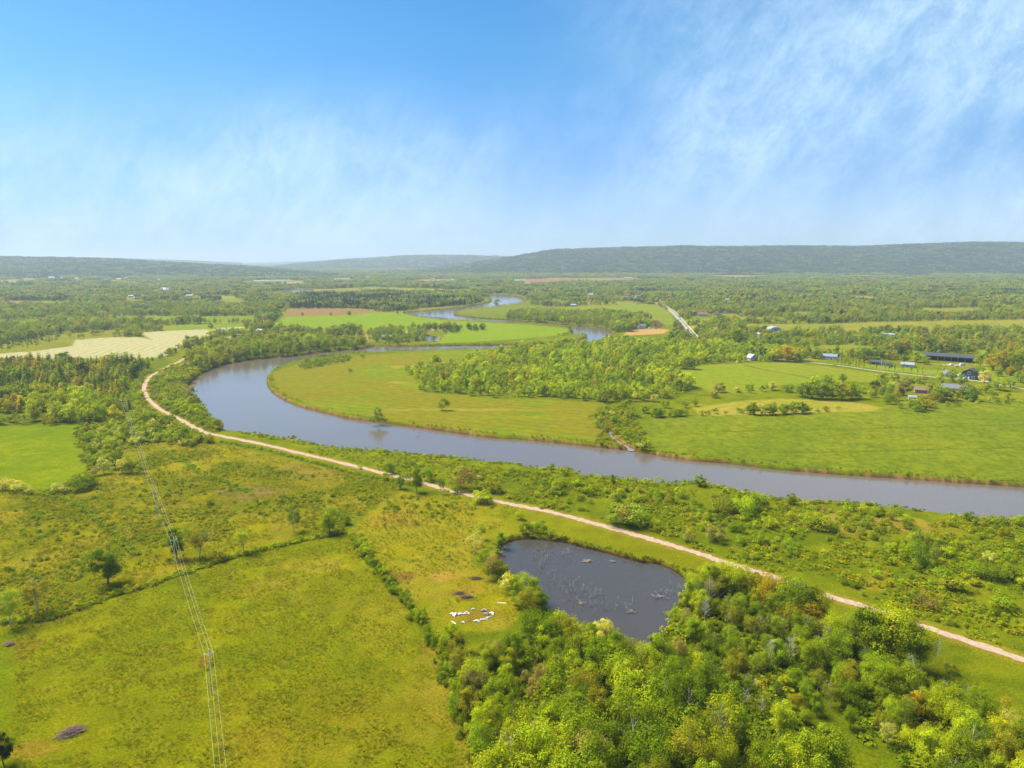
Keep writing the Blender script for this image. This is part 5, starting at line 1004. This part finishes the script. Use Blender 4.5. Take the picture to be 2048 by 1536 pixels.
# ------------------------------------------------------------------ litter and brush in the clearing
M_TARP = mat('white_plastic_sheet', (.56, .56, .55), .5, .4, .08, 2); M_DIRTY = mat('dirty_plastic_sheet', (.26, .23, .20), .7, .3, .35, 2); M_PLANK = mat('grey_plank', (.55, .52, .38), .8, .2, .15, 3)
def crumple(name, px, py, w, d, rz, m, label, hgt=.35, hole=False, seed=0):
    w *= .78; d *= .72; hgt *= 1.2
    r = np.random.default_rng(seed); n = 22; u, v = np.meshgrid(np.linspace(-1, 1, n), np.linspace(-1, 1, n)); rad = np.hypot(u, v); th = np.arctan2(v, u)
    lim = .72 + .22 * np.sin(th * 3 + seed) + .12 * np.sin(th * 7 + seed * 2) 
    X = u * w / 2; Y = v * d / 2; z = .05 + hgt * fbm(u * 3 + seed * 5, v * 3, 1.0, 4, seed) * np.clip(1.3 - rad, 0, 1) + .1 * r.random(u.shape)
    keep = (rad < lim) & ((rad > .25) if hole else (rad > -1))
    i = np.arange(n * n).reshape(n, n); ok = keep[:-1, :-1] & keep[1:, :-1] & keep[1:, 1:] & keep[:-1, 1:]
    Fc = np.stack([i[:-1, :-1], i[:-1, 1:], i[1:, 1:], i[1:, :-1]], -1)[ok]
    me = mesh_np(name, np.stack([X, Y, z], -1).reshape(-1, 3), Fc, [m]); x, y = gp(px, py); o = link(name, me, None, (x, y, .05), rz)
    bm = bmesh.new(); bm.from_mesh(me); bmesh.ops.solidify(bm, geom=list(bm.faces), thickness=.03); bmesh.ops.delete(bm, geom=[q for q in bm.verts if not q.link_faces], context='VERTS'); bm.to_mesh(me); bm.free()
    return tag(o, label, 'plastic sheet', 'white sheets scattered in the clearing')
crumple('plastic_sheet', 908, 1230, 3.6, 4.4, .4, M_TARP, 'largest crumpled white plastic sheet at the left of the litter ring', .6, seed=1)
crumple('plastic_sheet', 921, 1229, 3.2, 2.2, 0, M_TARP, 'torn white sheet just right of the largest plastic sheet', .4, seed=2)
crumple('plastic_sheet', 933, 1227, 2.8, 3.2, 0, M_TARP, 'white sheet with a hole in its middle in the litter ring', .4, True, seed=3)
crumple('plastic_sheet', 946, 1219, 1.8, 1.6, .3, M_TARP, 'small white sheet at the top of the litter ring', .3, seed=4)
crumple('plastic_sheet', 968, 1221, 3.0, 3.2, .5, M_DIRTY, 'dirty grey-brown sheet at the upper right of the litter ring', .5, seed=5)
crumple('plastic_sheet', 973, 1229, 2.6, 3.0, .2, M_DIRTY, 'dirty crumpled sheet left of the rightmost white one', .5, seed=6)
crumple('plastic_sheet', 984, 1228, 2.0, 3.6, .5, M_TARP, 'rightmost white plastic sheet of the litter ring', .5, seed=7)
crumple('plastic_sheet', 976, 1236, 2.6, 1.6, .5, M_TARP, 'small white sheet at the lower right of the litter ring', .3, seed=8)
crumple('plastic_sheet', 966, 1240, 4.0, 1.8, .2, M_TARP, 'long narrow white sheet at the bottom right of the litter ring', .35, seed=9)
crumple('plastic_sheet', 953, 1243, 3.0, 2.4, 0, M_TARP, 'crumpled white sheet at the bottom middle of the litter ring', .45, seed=10)
crumple('plastic_sheet', 926, 1246, 2.0, 1.9, .2, M_TARP, 'small white sheet at the bottom left of the litter ring', .35, seed=11)
crumple('plastic_sheet', 938, 1243, 1.6, .9, .2, M_DIRTY, 'thin dirty strip between the two bottom white sheets', .2, seed=12)
crumple('plastic_sheet', 910, 1213, .7, .7, .2, M_TARP, 'tiny white scrap lying above the litter ring', .3, seed=13)
crumple('plastic_sheet', 941, 1054, 2.0, 1.2, .2, M_TARP, 'small white scraps on bare soil above the pond bushes', .2, seed=14)
for px_, py_, ln, a, lb in ((907, 1246, 2.0, -.9, 'pale plank lying in the grass left of the litter ring'), (1003, 1207, 2.8, -.15, 'long pale plank lying in the grass right of the litter ring')):
    bm = bmesh.new(); box(bm, 0, 0, .1, ln, .3, .12); box(bm, .1, .2, .17, ln * .8, .1, .08, .05); x, y = gp(px_, py_); o = fin('plank', bm, M_PLANK, None, (x, y, .02), a); tag(o, lb, 'plank')
# a pale tarpaulin leaning under the bushes by the pond
bm = bmesh.new(); V_ = [(-.9, 0, 0), (1.1, .3, 0), (.9, 1.6, 0), (-1.0, 1.5, 0), (-.2, .7, 2.3), (.1, 1.1, 2.2)]; vs = [bm.verts.new(p) for p in V_]
for f in ((0, 1, 4), (1, 2, 5, 4), (2, 3, 5), (3, 0, 4, 5)): bm.faces.new([vs[i] for i in f])
x, y = gp(1190, 1290); tag(fin('tarpaulin', bm, M_TARP, None, (x, y, .05), .3), 'white tarpaulin propped up under the bushes below the pond', 'tarpaulin')
M_BRUSH = mat('cut_brush', (.30, .20, .14), .95, .1, .35, 3); M_DARKWOOD = mat('charred_wood', (.12, .095, .08), .95, .1, .35, 3)
def brush(px, py, w, d, h, rz, n, m, label, seed):
    r = np.random.default_rng(seed); L_ = []
    for i in range(n):
        a = r.normal() * .5 + (math.pi if r.random() < .5 else 0); c = np.array([r.normal() * w * .2, r.normal() * d * .2, 0]); rr = min(np.hypot(c[0] / w * 2, c[1] / d * 2), 1)
        z = max(.08, h * (1 - rr) * r.random()); ln = r.uniform(.5, 1.3) * w * .3; dv = np.array([math.cos(a), math.sin(a), r.normal() * .18]) * ln / 2
        p = c + [0, 0, z + .1]; mid = p + r.normal(size=3) * .1; L_.append(tube([p - dv, mid, p + dv], [.05, .04, .015], 4))
    V, Fc = cat_(L_); x, y = gp(px, py); o = link('brush_pile', mesh_np('brush_pile', V, Fc, [m]), None, (x, y, 0), rz); return tag(o, label, 'brush pile')
brush(143, 1465, 5.0, 3.4, 1.3, .6, 420, M_BRUSH, 'reddish-brown pile of cut branches alone in the mown meadow', 1)
brush(18, 1288, 3.0, 1.8, .6, .1, 160, M_BRUSH, 'small brown brush pile at the left edge below the hedge', 2)
brush(952, 1158, 3.6, 2.0, .6, -.1, 170, M_DARKWOOD, 'dark heap of old branches left of the pond bushes', 3)
brush(920, 1187, 3.0, 1.8, .5, .1, 150, M_DARKWOOD, 'dark burnt heap on the bare brown patch', 4)
brush(934, 1195, 3.6, 1.6, .4, .1, 120, M_DARKWOOD, 'grey heap of sticks below the burnt heap', 5)
# ------------------------------------------------------------------ dead saplings in the pond
M_SNAG = mat('bleached_wood', (.28, .27, .26), .9, .1, .3, 5); M_SNAG2 = mat('tan_wood', (.36, .28, .20), .9, .1, .25, 5)
def snag_mesh(r, h, nb):
    lean = r.normal(size=2) * .35 * h; P = np.array([[0, 0, -.9], [lean[0] * .35, lean[1] * .35, h * .5], [lean[0], lean[1], h]]); L_ = [tube(P, [.065, .05, .015], 5)]
    for i in range(nb):
        t = r.uniform(.25, .9); p = np.array([np.interp(t, [0, .5, 1], P[:, j]) for j in range(3)]); a = r.random() * 6.28; ln = h * r.uniform(.2, .5)
        e = p + np.array([math.cos(a), math.sin(a), r.uniform(.2, 1.0)]) * ln * .8; L_.append(tube([p, (p + e) / 2 + r.normal(size=3) * .06, e], [.04, .028, .01], 4))
    V, Fc = cat_(L_); return mesh_np('dead_sapling', V, Fc, [M_SNAG if nb != 3 else M_SNAG2])
rs = np.random.default_rng(77); SN = [snag_mesh(rs, rs.uniform(1.3, 2.6), nb) for nb in (1, 2, 3, 5, 6, 8, 7, 4)]
SP = []
def band(a, b, n, w, ph):
    for i in range(n):
        t = rs.random(); SP.append((a[0] + (b[0] - a[0]) * t + rs.normal() * w[0], a[1] + (b[1] - a[1]) * t + rs.normal() * w[1], ph))
band((1062, 1112), (1140, 1112), 42, (7, 7), 'upper left of the pond'); band((1075, 1125), (1110, 1165), 30, (9, 8), 'left side of the pond'); band((1115, 1160), (1200, 1200), 50, (12, 10), 'middle of the pond')
band((1125, 1195), (1235, 1225), 52, (14, 8), 'lower left of the pond'); band((1235, 1205), (1272, 1228), 16, (7, 6), 'lower end of the pond'); band((1300, 1196), (1368, 1180), 30, (8, 6), 'right side of the pond'); band((1160, 1098), (1205, 1104), 10, (4, 3), 'far shore of the pond')
SPN = {}
for (u, v, ph) in SP:
    x, y = gp(u, v, -1.0)
    if sd_poly(pond, np.array([x]), np.array([y]), 20)[0] < .4: continue
    k = int(rs.integers(len(SN))); o = link('dead_sapling', SN[k], None, (x, y, -1.0), rs.random() * 6.28, rs.uniform(.5, 1.05))
    form = ['bare leaning', 'forked bare', 'tan', 'branching', 'bushy grey', 'spiky grey', 'twiggy', 'thin grey'][k]
    tag(o, '%s dead sapling at the %s' % (form, ph), 'dead sapling', 'dead saplings at the ' + ph)
def logs(px, py, w, n, m, label, seed):
    r = np.random.default_rng(seed); L_ = []
    for i in range(n):
        p = np.array([r.normal() * w * .25, r.normal() * w * .15, .1 + r.random() * .3]); a = r.normal() * .8; dv = np.array([math.cos(a), math.sin(a), r.normal() * .2]) * w * r.uniform(.15, .4); L_.append(tube([p - dv, p, p + dv], [.09, .08, .04], 5))
    V, Fc = cat_(L_); x, y = gp(px, py, -1); return tag(link('driftwood', mesh_np('driftwood', V, Fc, [m]), None, (x, y, -1.0)), label, 'driftwood')
logs(1178, 1123, 2.6, 22, M_SNAG2, 'orange-brown heap of driftwood afloat in the upper pond', 1)
logs(1228, 1124, 2.0, 9, M_SNAG, 'small grey driftwood right of the orange-brown heap', 2)
logs(1322, 1194, 3.4, 10, M_SNAG, 'fallen grey trunk lying in the right of the pond', 3)
logs(1262, 1224, 2.4, 18, M_SNAG, 'tangle of grey driftwood at the lower end of the pond', 4)
logs(1165, 1207, 2.4, 12, M_SNAG2, 'tan driftwood among the saplings near the left shore', 5)

# ------------------------------------------------------------------ buildings
def mc(name, rgb, **k): return mat(name, tuple(float(q) for q in lin(rgb)), **k)
M_WH = mat('white_siding', (.60, .60, .59), .6, .3, .04, 1); M_GLASS = mat('window_glass', (.05, .06, .08), .15, .8, .05, 1); M_TRIM = mat('white_trim', (.80, .80, .78), .6, .3, .03, 1)
M_CH = mat('chimney_brick', (.30, .16, .11), .9, .1, .2, 3); M_DOOR = mat('door_paint', (.22, .14, .10), .6, .3, .1, 2)
RF = {'grey': mat('grey_shingles', (.15, .155, .17), .85, .2, .12, 1.5), 'dark': mat('dark_shingles', (.06, .065, .07), .8, .2, .12, 1.5), 'brown': mat('brown_shingles', (.20, .12, .09), .85, .2, .12, 1.5), 'metal': mat('metal_roof', (.26, .275, .30), .55, .4, .05, .5),
      'white': mat('white_roof', (.40, .41, .42), .5, .3, .03, .5), 'blue': mat('blue_grey_roof', (.20, .24, .30), .5, .4, .06, 1), 'red': mat('red_roof', (.34, .14, .11), .8, .2, .12, 1.5)}
WL = {'white': M_WH, 'cream': mat('cream_siding', (.66, .58, .48), .7, .2, .05, 1), 'pink': mat('pinkish_siding', (.62, .46, .40), .7, .2, .05, 1), 'navy': mat('navy_siding', (.035, .06, .10), .6, .3, .08, 1), 'black': mat('black_siding', (.02, .022, .025), .6, .3, .1, 1), 'grey': mat('grey_siding', (.42, .42, .44), .7, .2, .05, 1),
      'teal': mat('teal_siding', (.30, .50, .56), .6, .3, .05, 1), 'brown': mat('brown_siding', (.24, .12, .08), .8, .2, .1, 1), 'brick': mat('red_brick', (.42, .20, .13), .9, .1, .15, 2)}
def prism(bm, prof, y0, y1):
    """profile in x,z swept along y"""
    a = [bm.verts.new((x, y0, z)) for x, z in prof]; b = [bm.verts.new((x, y1, z)) for x, z in prof]; n = len(prof)
    bm.faces.new(a); bm.faces.new(b[::-1])
    for i in range(n): bm.faces.new((a[i], b[i], b[(i + 1) % n], a[(i + 1) % n]))
    bmesh.ops.recalc_face_normals(bm, faces=list(bm.faces))
def slabroof(bm, prof, y0, y1, th):
    """roof skin following a profile line, with thickness"""
    up = [(x, z + th) for x, z in prof]; prism(bm, prof + up[::-1], y0, y1)
def window(e, x, y, z, w, h, face, rz0=0):
    bm = bmesh.new(); (sx, sy) = (w + .3, .12) if face in 'sn' else (.12, w + .3); box(bm, 0, 0, 0, sx, sy, h + .3); f = fin('window', bm, M_TRIM, e, (x, y, z))
    bm = bmesh.new(); (sx, sy) = (w, .2) if face in 'sn' else (.2, w); box(bm, 0, 0, 0, sx, sy, h); fin('pane', bm, M_GLASS, f)
def gable(e, w, d, h, wall, roof, ridge='x', pitch=.5, wins=True, chim=True, door=True, walls_only=False):
    """body w (x) by d (y); ridge along x shows the eaves side to the viewer, along y the gable end"""
    if ridge == 'x': span, ln = d, w
    else: span, ln = w, d
    rise = span * pitch * .5 ; eave = h - rise if h - rise > 1.8 else h * .6; rise = h - eave
    R_ = Matrix.Rotation(math.pi / 2, 4, 'Z') if ridge == 'x' else Matrix.Identity(4)
    bm = bmesh.new(); prism(bm, [(-span / 2, -.2), (span / 2, -.2), (span / 2, eave), (0, h), (-span / 2, eave)], -ln / 2, ln / 2); bmesh.ops.transform(bm, matrix=R_, verts=bm.verts); fin('wall', bm, wall, e)
    o_ = .45; k = rise / (span / 2); bm = bmesh.new(); slabroof(bm, [(-span / 2 - o_, eave - o_ * k + .02), (0, h + .02), (span / 2 + o_, eave - o_ * k + .02)], -ln / 2 - o_, ln / 2 + o_, .22); bmesh.ops.transform(bm, matrix=R_, verts=bm.verts); rf = fin('roof', bm, roof, e)
    if chim: bm = bmesh.new(); box(bm, 0, 0, h + .3, .8, .8, 1.8); fin('chimney', bm, M_CH, rf, (w * .22 if ridge == 'x' else 0, d * .2 if ridge != 'x' else 0, 0))
    if wins:
        n = max(2, int(w / 3.2))
        for i in range(n):
            x = -w / 2 + w * (i + .5) / n
            if door and i == n // 2: continue
            window(e, x, -d / 2 - .03, min(1.6, eave * .55), 1.1, 1.1, 's')
        for y in (-d * .25, d * .25): window(e, -w / 2 - .03, y, min(1.6, eave * .55), 1.0, 1.1, 'w'); window(e, w / 2 + .03, y, min(1.6, eave * .55), 1.0, 1.1, 'e')
        if eave > 4.2: [window(e, -w / 2 + w * (i + .5) / n, -d / 2 - .03, 4.2, 1.1, 1.1, 's') for i in range(n)]
        if ridge == 'y' and h > 5.5: window(e, 0, -d / 2 - .03, eave + rise * .3, 1.1, 1.2, 's')
    if door:
        bm = bmesh.new(); box(bm, 0, 0, 1.05, 1.1, .14, 2.1); x = -w / 2 + w * (max(2, int(w / 3.2)) // 2 + .5) / max(2, int(w / 3.2)); fin('door', bm, M_DOOR, e, (x, -d / 2 - .04, 0))
def bld(name, i, label, cat='house', group=None, face=True):
    k, px, py, w, d, h, rz = HOUSES[i]; x, y = gp(px, py)
    base = math.atan2(x, y) * -1 if face else 0
    e = empty(name, (x, y + 0, 0), base + R(rz)); tag(e, label, cat, group); return e, w, d, h
e, w, d, h = bld('barn', 0, 'big white barn with a rounded silver roof beside the farmhouse', 'barn')
n_ = 14; arc = [(math.cos(math.pi * (1 - i / n_)) * w / 2, 4.2 + math.sin(math.pi * i / n_) ** .9 * (h - 4.2)) for i in range(n_ + 1)]
bm = bmesh.new(); prism(bm, [(-w / 2, -.2), (w / 2, -.2)] + arc[::-1], -d / 2, d / 2); fin('wall', bm, WL['grey'], e)
bm = bmesh.new(); slabroof(bm, [(x * 1.03, z + .05) for x, z in arc], -d / 2 - .6, d / 2 + .6, .3); fin('roof', bm, RF['metal'], e)
bm = bmesh.new(); box(bm, 0, -d / 2 - .06, 2.1, w - .6, .16, 4.1); lw = fin('lower_wall', bm, M_WH, e)
for dx in (-3.5, 3.5): bm = bmesh.new(); box(bm, dx, -d / 2 - .2, 1.7, 3, .12, 3.3); fin('door', bm, WL['grey'], e)
window(e, 0, -d / 2 - .08, h - 3.6, 2.2, 2.2, 's'); window(e, -3, -d / 2 - .08, 6, 1, 1.2, 's'); window(e, 3, -d / 2 - .08, 6, 1, 1.2, 's')
bm = bmesh.new(); box(bm, -w / 2 - 2.5, 2, 1.7, 5, 8, 3.4); fin('lean_to', bm, M_WH, e)
e, w, d, h = bld('farmhouse', 1, 'white gabled farmhouse left of the rounded barn'); gable(e, w, d, h, M_WH, RF['white'], 'y')
SPEC = [(2, 'cottage', 'white gabled cottage with a dark red roof among round trees', 'white', 'red', 'y', .8), (3, 'bungalow', 'white and blue bungalow with a metal roof by the road', 'white', 'blue', 'x', .5), (4, 'house', 'large pinkish house half hidden by bushes right of the road', 'pink', 'brown', 'x', .7),
 (5, 'house', 'pinkish house with red roof behind the white and blue bungalow', 'pink', 'red', 'y', .7), (6, 'hut', 'cream hut right of the pinkish houses', 'cream', 'grey', 'y', .7), (7, 'shed', 'small white shed at the end of the house row', 'white', 'white', 'y', .6), (8, 'workshop', 'white workshop with a grey roof beside the brown garden plot', 'white', 'grey', 'x', .5),
 (9, 'shed', 'brown shed beside the round tree at the meadow corner', 'brown', 'brown', 'x', .6), (10, 'house', 'grey gabled house hidden behind the hedge of the meadow', 'grey', 'white', 'y', .8), (11, 'bungalow', 'bungalow with blue-grey roof at the left end of the lane trees', 'white', 'blue', 'x', .5),
 (12, 'shed', 'long dark shed behind the columnar trees', 'black', 'dark', 'x', .4), (13, 'shed', 'small dark shed right of the long dark shed', 'grey', 'dark', 'x', .4), (14, 'cabin', 'teal cabin with a white gable behind the columnar trees', 'teal', 'metal', 'x', .5),
 (16, 'garage', 'white gabled garage left of the navy house', 'white', 'grey', 'y', .8), (18, 'bungalow', 'long white bungalow with a grey roof below the navy house', 'white', 'grey', 'x', .5), (19, 'bungalow', 'low brick bungalow with a brown roof among bushes', 'brick', 'brown', 'x', .4), (20, 'shed', 'small grey garden shed at the edge of the scrub', 'grey', 'metal', 'x', .5),
 (21, 'hall', 'wide grey hall with a flat pale roof in the woods', 'grey', 'metal', 'x', .25), (22, 'house', 'grey-roofed house with dark walls beside the far river bank', 'black', 'grey', 'x', .5), (23, 'shed', 'white shed beside the trail at the far left', 'white', 'white', 'y', .6)]
for i, nm, lb, wc, rc, rd, pt in SPEC:
    e, w, d, h = bld(nm, i, lb, {'bungalow': 'house', 'cottage': 'house', 'cabin': 'cabin'}.get(nm, nm)); gable(e, w, d, h, WL[wc], RF[rc], rd, pt, wins=w > 5.5, chim=nm in ('house', 'cottage', 'bungalow'), door=True)
# black barn with open front
e, w, d, h = bld('pole_barn', 15, 'long black barn with an open front and dark metal roof', 'barn')
bm = bmesh.new(); box(bm, 0, d / 2 - .2, 2.2, w, .3, 4.6); box(bm, -w / 2 + .2, .5, 2.2, .3, d - 1, 4.6); box(bm, w / 2 - .2, .5, 2.2, .3, d - 1, 4.6); fin('wall', bm, WL['black'], e)
bm = bmesh.new(); box(bm, 0, -d / 2 + .9, 3.9, w - 1, .2, 1.2); fin('fascia', bm, WL['navy'], e)
bm = bmesh.new(); slabroof(bm, [(-d / 2 - .7, 4.4), (0, h), (d / 2 + .7, 4.4)], -w / 2 - 1, w / 2 + 1, .25); bmesh.ops.transform(bm, matrix=Matrix.Rotation(math.pi / 2, 4, 'Z'), verts=bm.verts); fin('roof', bm, RF['dark'], e)
for q in range(8): bm = bmesh.new(); box(bm, -w / 2 + .6 + q * (w - 1.2) / 7, -d / 2 + .4, 2.2, .3, .3, 4.5); fin('post', bm, M_ARM, e)
# navy gambrel house
e, w, d, h = bld('gambrel_house', 17, 'navy blue gambrel house with white-framed windows at the right')
pr = [(-w / 2, 3.2), (-w * .36, 6.2), (0, h), (w * .36, 6.2), (w / 2, 3.2)]
bm = bmesh.new(); prism(bm, [(-w / 2, -.2), (w / 2, -.2)] + pr[::-1], -d / 2, d / 2); fin('wall', bm, WL['navy'], e)
bm = bmesh.new(); slabroof(bm, [(-w / 2 - .5, 2.9)] + [(x * 1.02, z + .03) for x, z in pr[1:-1]] + [(w / 2 + .5, 2.9)], -d / 2 - .4, d / 2 + .4, .25); fin('roof', bm, RF['dark'], e)
bm = bmesh.new(); box(bm, 0, 0, h, .8, .8, 2); fin('chimney', bm, M_CH, e, (2, 1, 0))
window(e, 0, -d / 2 - .05, 5.0, 1.6, 2.6, 's'); window(e, -3.3, -d / 2 - .05, 1.6, 2, 1.3, 's'); window(e, 3.3, -d / 2 - .05, 1.6, 2, 1.3, 's')
bm = bmesh.new(); box(bm, 0, -d / 2 - .06, 1.1, 1.2, .16, 2.2); fin('door', bm, M_TRIM, e)
bm = bmesh.new(); prism(bm, [(-3.5, -.2), (3.5, -.2), (3.5, 2.6), (0, 4.2), (-3.5, 2.6)], -4, 4); bmesh.ops.transform(bm, matrix=Matrix.Translation((w / 2 + 4, 1, 0)) @ Matrix.Rotation(math.pi / 2, 4, 'Z'), verts=bm.verts); fin('extension', bm, WL['brick'], e)
# church
e, w, d, h = bld('church', 24, 'white church with a square steeple among the far left woods', 'church'); gable(e, w, d, h, M_WH, RF['white'], 'y', .9, chim=False)
bm = bmesh.new(); box(bm, 0, -d / 2 - 2, 8.5, 4.4, 4.4, 17.4); fin('tower', bm, M_WH, e); bm = bmesh.new(); bmesh.ops.create_cone(bm, cap_ends=True, segments=4, radius1=3.4, radius2=.1, depth=5, matrix=Matrix.Translation((0, -d / 2 - 2, 19.6)) @ Matrix.Rotation(math.pi / 4, 4, 'Z')); fin('spire', bm, RF['grey'], e)
FARL = {25: 'white farmhouse with long roof, left of the pair behind the dark woods', 26: 'smaller white house just right of the long-roofed farmhouse', 27: 'long white house in the woods right of the church', 28: 'small white house above the long white house', 29: 'wide white warehouse left of the brown fields by the river road', 30: 'small white house on the meadow beyond the second river bend',
 31: 'white house among trees left of the road end', 32: 'tall grey house at the far end of the road', 33: 'small white house where the road ends', 34: 'pale hidden house above the green field strip', 35: 'widest white warehouse at the foot of the left hill', 36: 'white warehouse in the middle of the three below the left hill', 37: 'white warehouse right of the three below the left hill',
 38: 'grey farm building at the left of the tan field', 39: 'cream farm building beside the tan field', 40: 'pale farm building at the right of the tan field', 41: 'white house right of the tan field below the hill', 42: 'small pale house farthest right below the left hill', 43: 'tiny white house high on the left hill foot',
 44: 'largest white greenhouse block on the far horizon', 45: 'second white greenhouse block on the far horizon', 46: 'leftmost white block on the far horizon', 47: 'long white greenhouse beyond the left woods', 48: 'short white greenhouse right of the long one', 49: 'tiny white house in the far centre left woods', 50: 'tiny house left of the far centre trio', 51: 'tiny white house in the middle of the far centre trio', 52: 'tiny white house right of the far centre trio',
 53: 'white house at the left end of the far brown field', 54: 'white house below the far brown field', 55: 'long white barn at the right end of the far brown field', 56: 'white house at the foot of the right ridge', 57: 'white building in the far flat woods left of centre'}
for i, lb in FARL.items():
    HOUSES[i] = HOUSES[i][:3] + (HOUSES[i][3] * .72, HOUSES[i][4] * .8, HOUSES[i][5] * .9, HOUSES[i][6])
    k = HOUSES[i][0]; e, w, d, h = bld({'farm_far': 'farm_building', 'warehouse': 'warehouse', 'greenhouse': 'greenhouse'}[k], i, lb, {'farm_far': 'house', 'warehouse': 'warehouse', 'greenhouse': 'greenhouse'}[k])
    wc = 'cream' if i in (31, 39, 40) else 'grey' if i in (32, 38) else 'white'; gable(e, w, d, h, WL[wc], RF['white'] if i not in (32, 38, 31) else RF['grey'], 'x', .35, wins=False, chim=False, door=False)
# slim mast beyond the left woods
x, y = gp(449, 572); e = empty('radio_mast', (x, y, 0)); tag(e, 'slim brown mast with a side arm rising above the left woods', 'mast')
bm = bmesh.new(); cyl(bm, (0, 0, 0), (0, 0, 34), 1.4, .9, 8); fin('shaft', bm, WL['brown'], e); bm = bmesh.new(); box(bm, 10, 0, 12, 22, 1.2, 1.2); box(bm, 20, 0, 7, 1.2, 1.2, 14); fin('side_arm', bm, M_ARM, e)
# ------------------------------------------------------------------ vehicles by the houses
M_TYRE = mat('tyre_rubber', (.03, .03, .03), .9, .1, .05, 3); M_LAMP = mat('lamp_glass', (.7, .7, .65), .2, .6, .02, 1)
def car(px, py, rz, col, label, van=False):
    x, y = gp(px, py); e = empty('van' if van else 'parked_car', (x, y, .07), rz); tag(e, label, 'van' if van else 'car', 'vehicles parked by the houses')
    p = mat('car_paint', col, .3, .5, .02, 1)
    bm = bmesh.new(); L_ = 5.4 if van else 4.5; hh = 1.1 if van else .75
    prof = [(-L_ / 2, .35), (L_ / 2, .35), (L_ / 2, .75), (L_ / 2 - .15, .95), (L_ * .28, 1.0), (L_ * .14, 1.05 + hh * .55), (-L_ * .3, 1.05 + hh * .6), (-L_ / 2 + .1, 1.05 if not van else 1.6), (-L_ / 2, .8)]
    if van: prof = [(-L_ / 2, .35), (L_ / 2, .35), (L_ / 2, 1.0), (L_ * .36, 1.25), (L_ * .26, 2.15), (-L_ / 2, 2.2)]
    a = [bm.verts.new((u, -.88, v)) for u, v in prof]; b = [bm.verts.new((u, .88, v)) for u, v in prof]; n = len(prof); bm.faces.new(a[::-1]); bm.faces.new(b)
    for i in range(n): bm.faces.new((a[i], a[(i + 1) % n], b[(i + 1) % n], b[i]))
    bmesh.ops.recalc_face_normals(bm, faces=list(bm.faces)); fin('body', bm, p, e, bevel=.06)
    bm = bmesh.new(); box(bm, -.1 if not van else L_ * .24, 0, 1.22 if not van else 1.62, L_ * .4 if not van else 1.0, 1.8, .3 if not van else .5); fin('window', bm, M_GLASS, e)
    for u in (-L_ * .31, L_ * .31):
        for v in (-.85, .85):
            bm = bmesh.new(); cyl(bm, (u, v - .12, .33), (u, v + .12, .33), .33, .33, 12); fin('wheel', bm, M_TYRE, e)
    for v in (-.6, .6): bm = bmesh.new(); box(bm, L_ / 2, v, .72, .08, .35, .16); fin('headlight', bm, M_LAMP, e)
car(1903, 731, .2, (.75, .75, .75), 'white car at the left of the clutter before the black barn'); car(1914, 733, 1.2, (.45, .25, .18), 'rusty brown car before the black barn'); car(1925, 731, .1, (.7, .7, .72), 'white van at the right of the black barn yard', True)
car(1921, 753, .2, (.8, .8, .8), 'white van parked between the garage and the navy house', True); car(1300, 657, .5, (.6, .62, .65), 'silver car beside the white workshop'); car(1311, 658, .1, (.35, .36, .38), 'grey car right of the silver one by the garden plot'); car(1931, 758, .3, (.7, .72, .75), 'pale car on the drive of the navy house')
finish_labels()
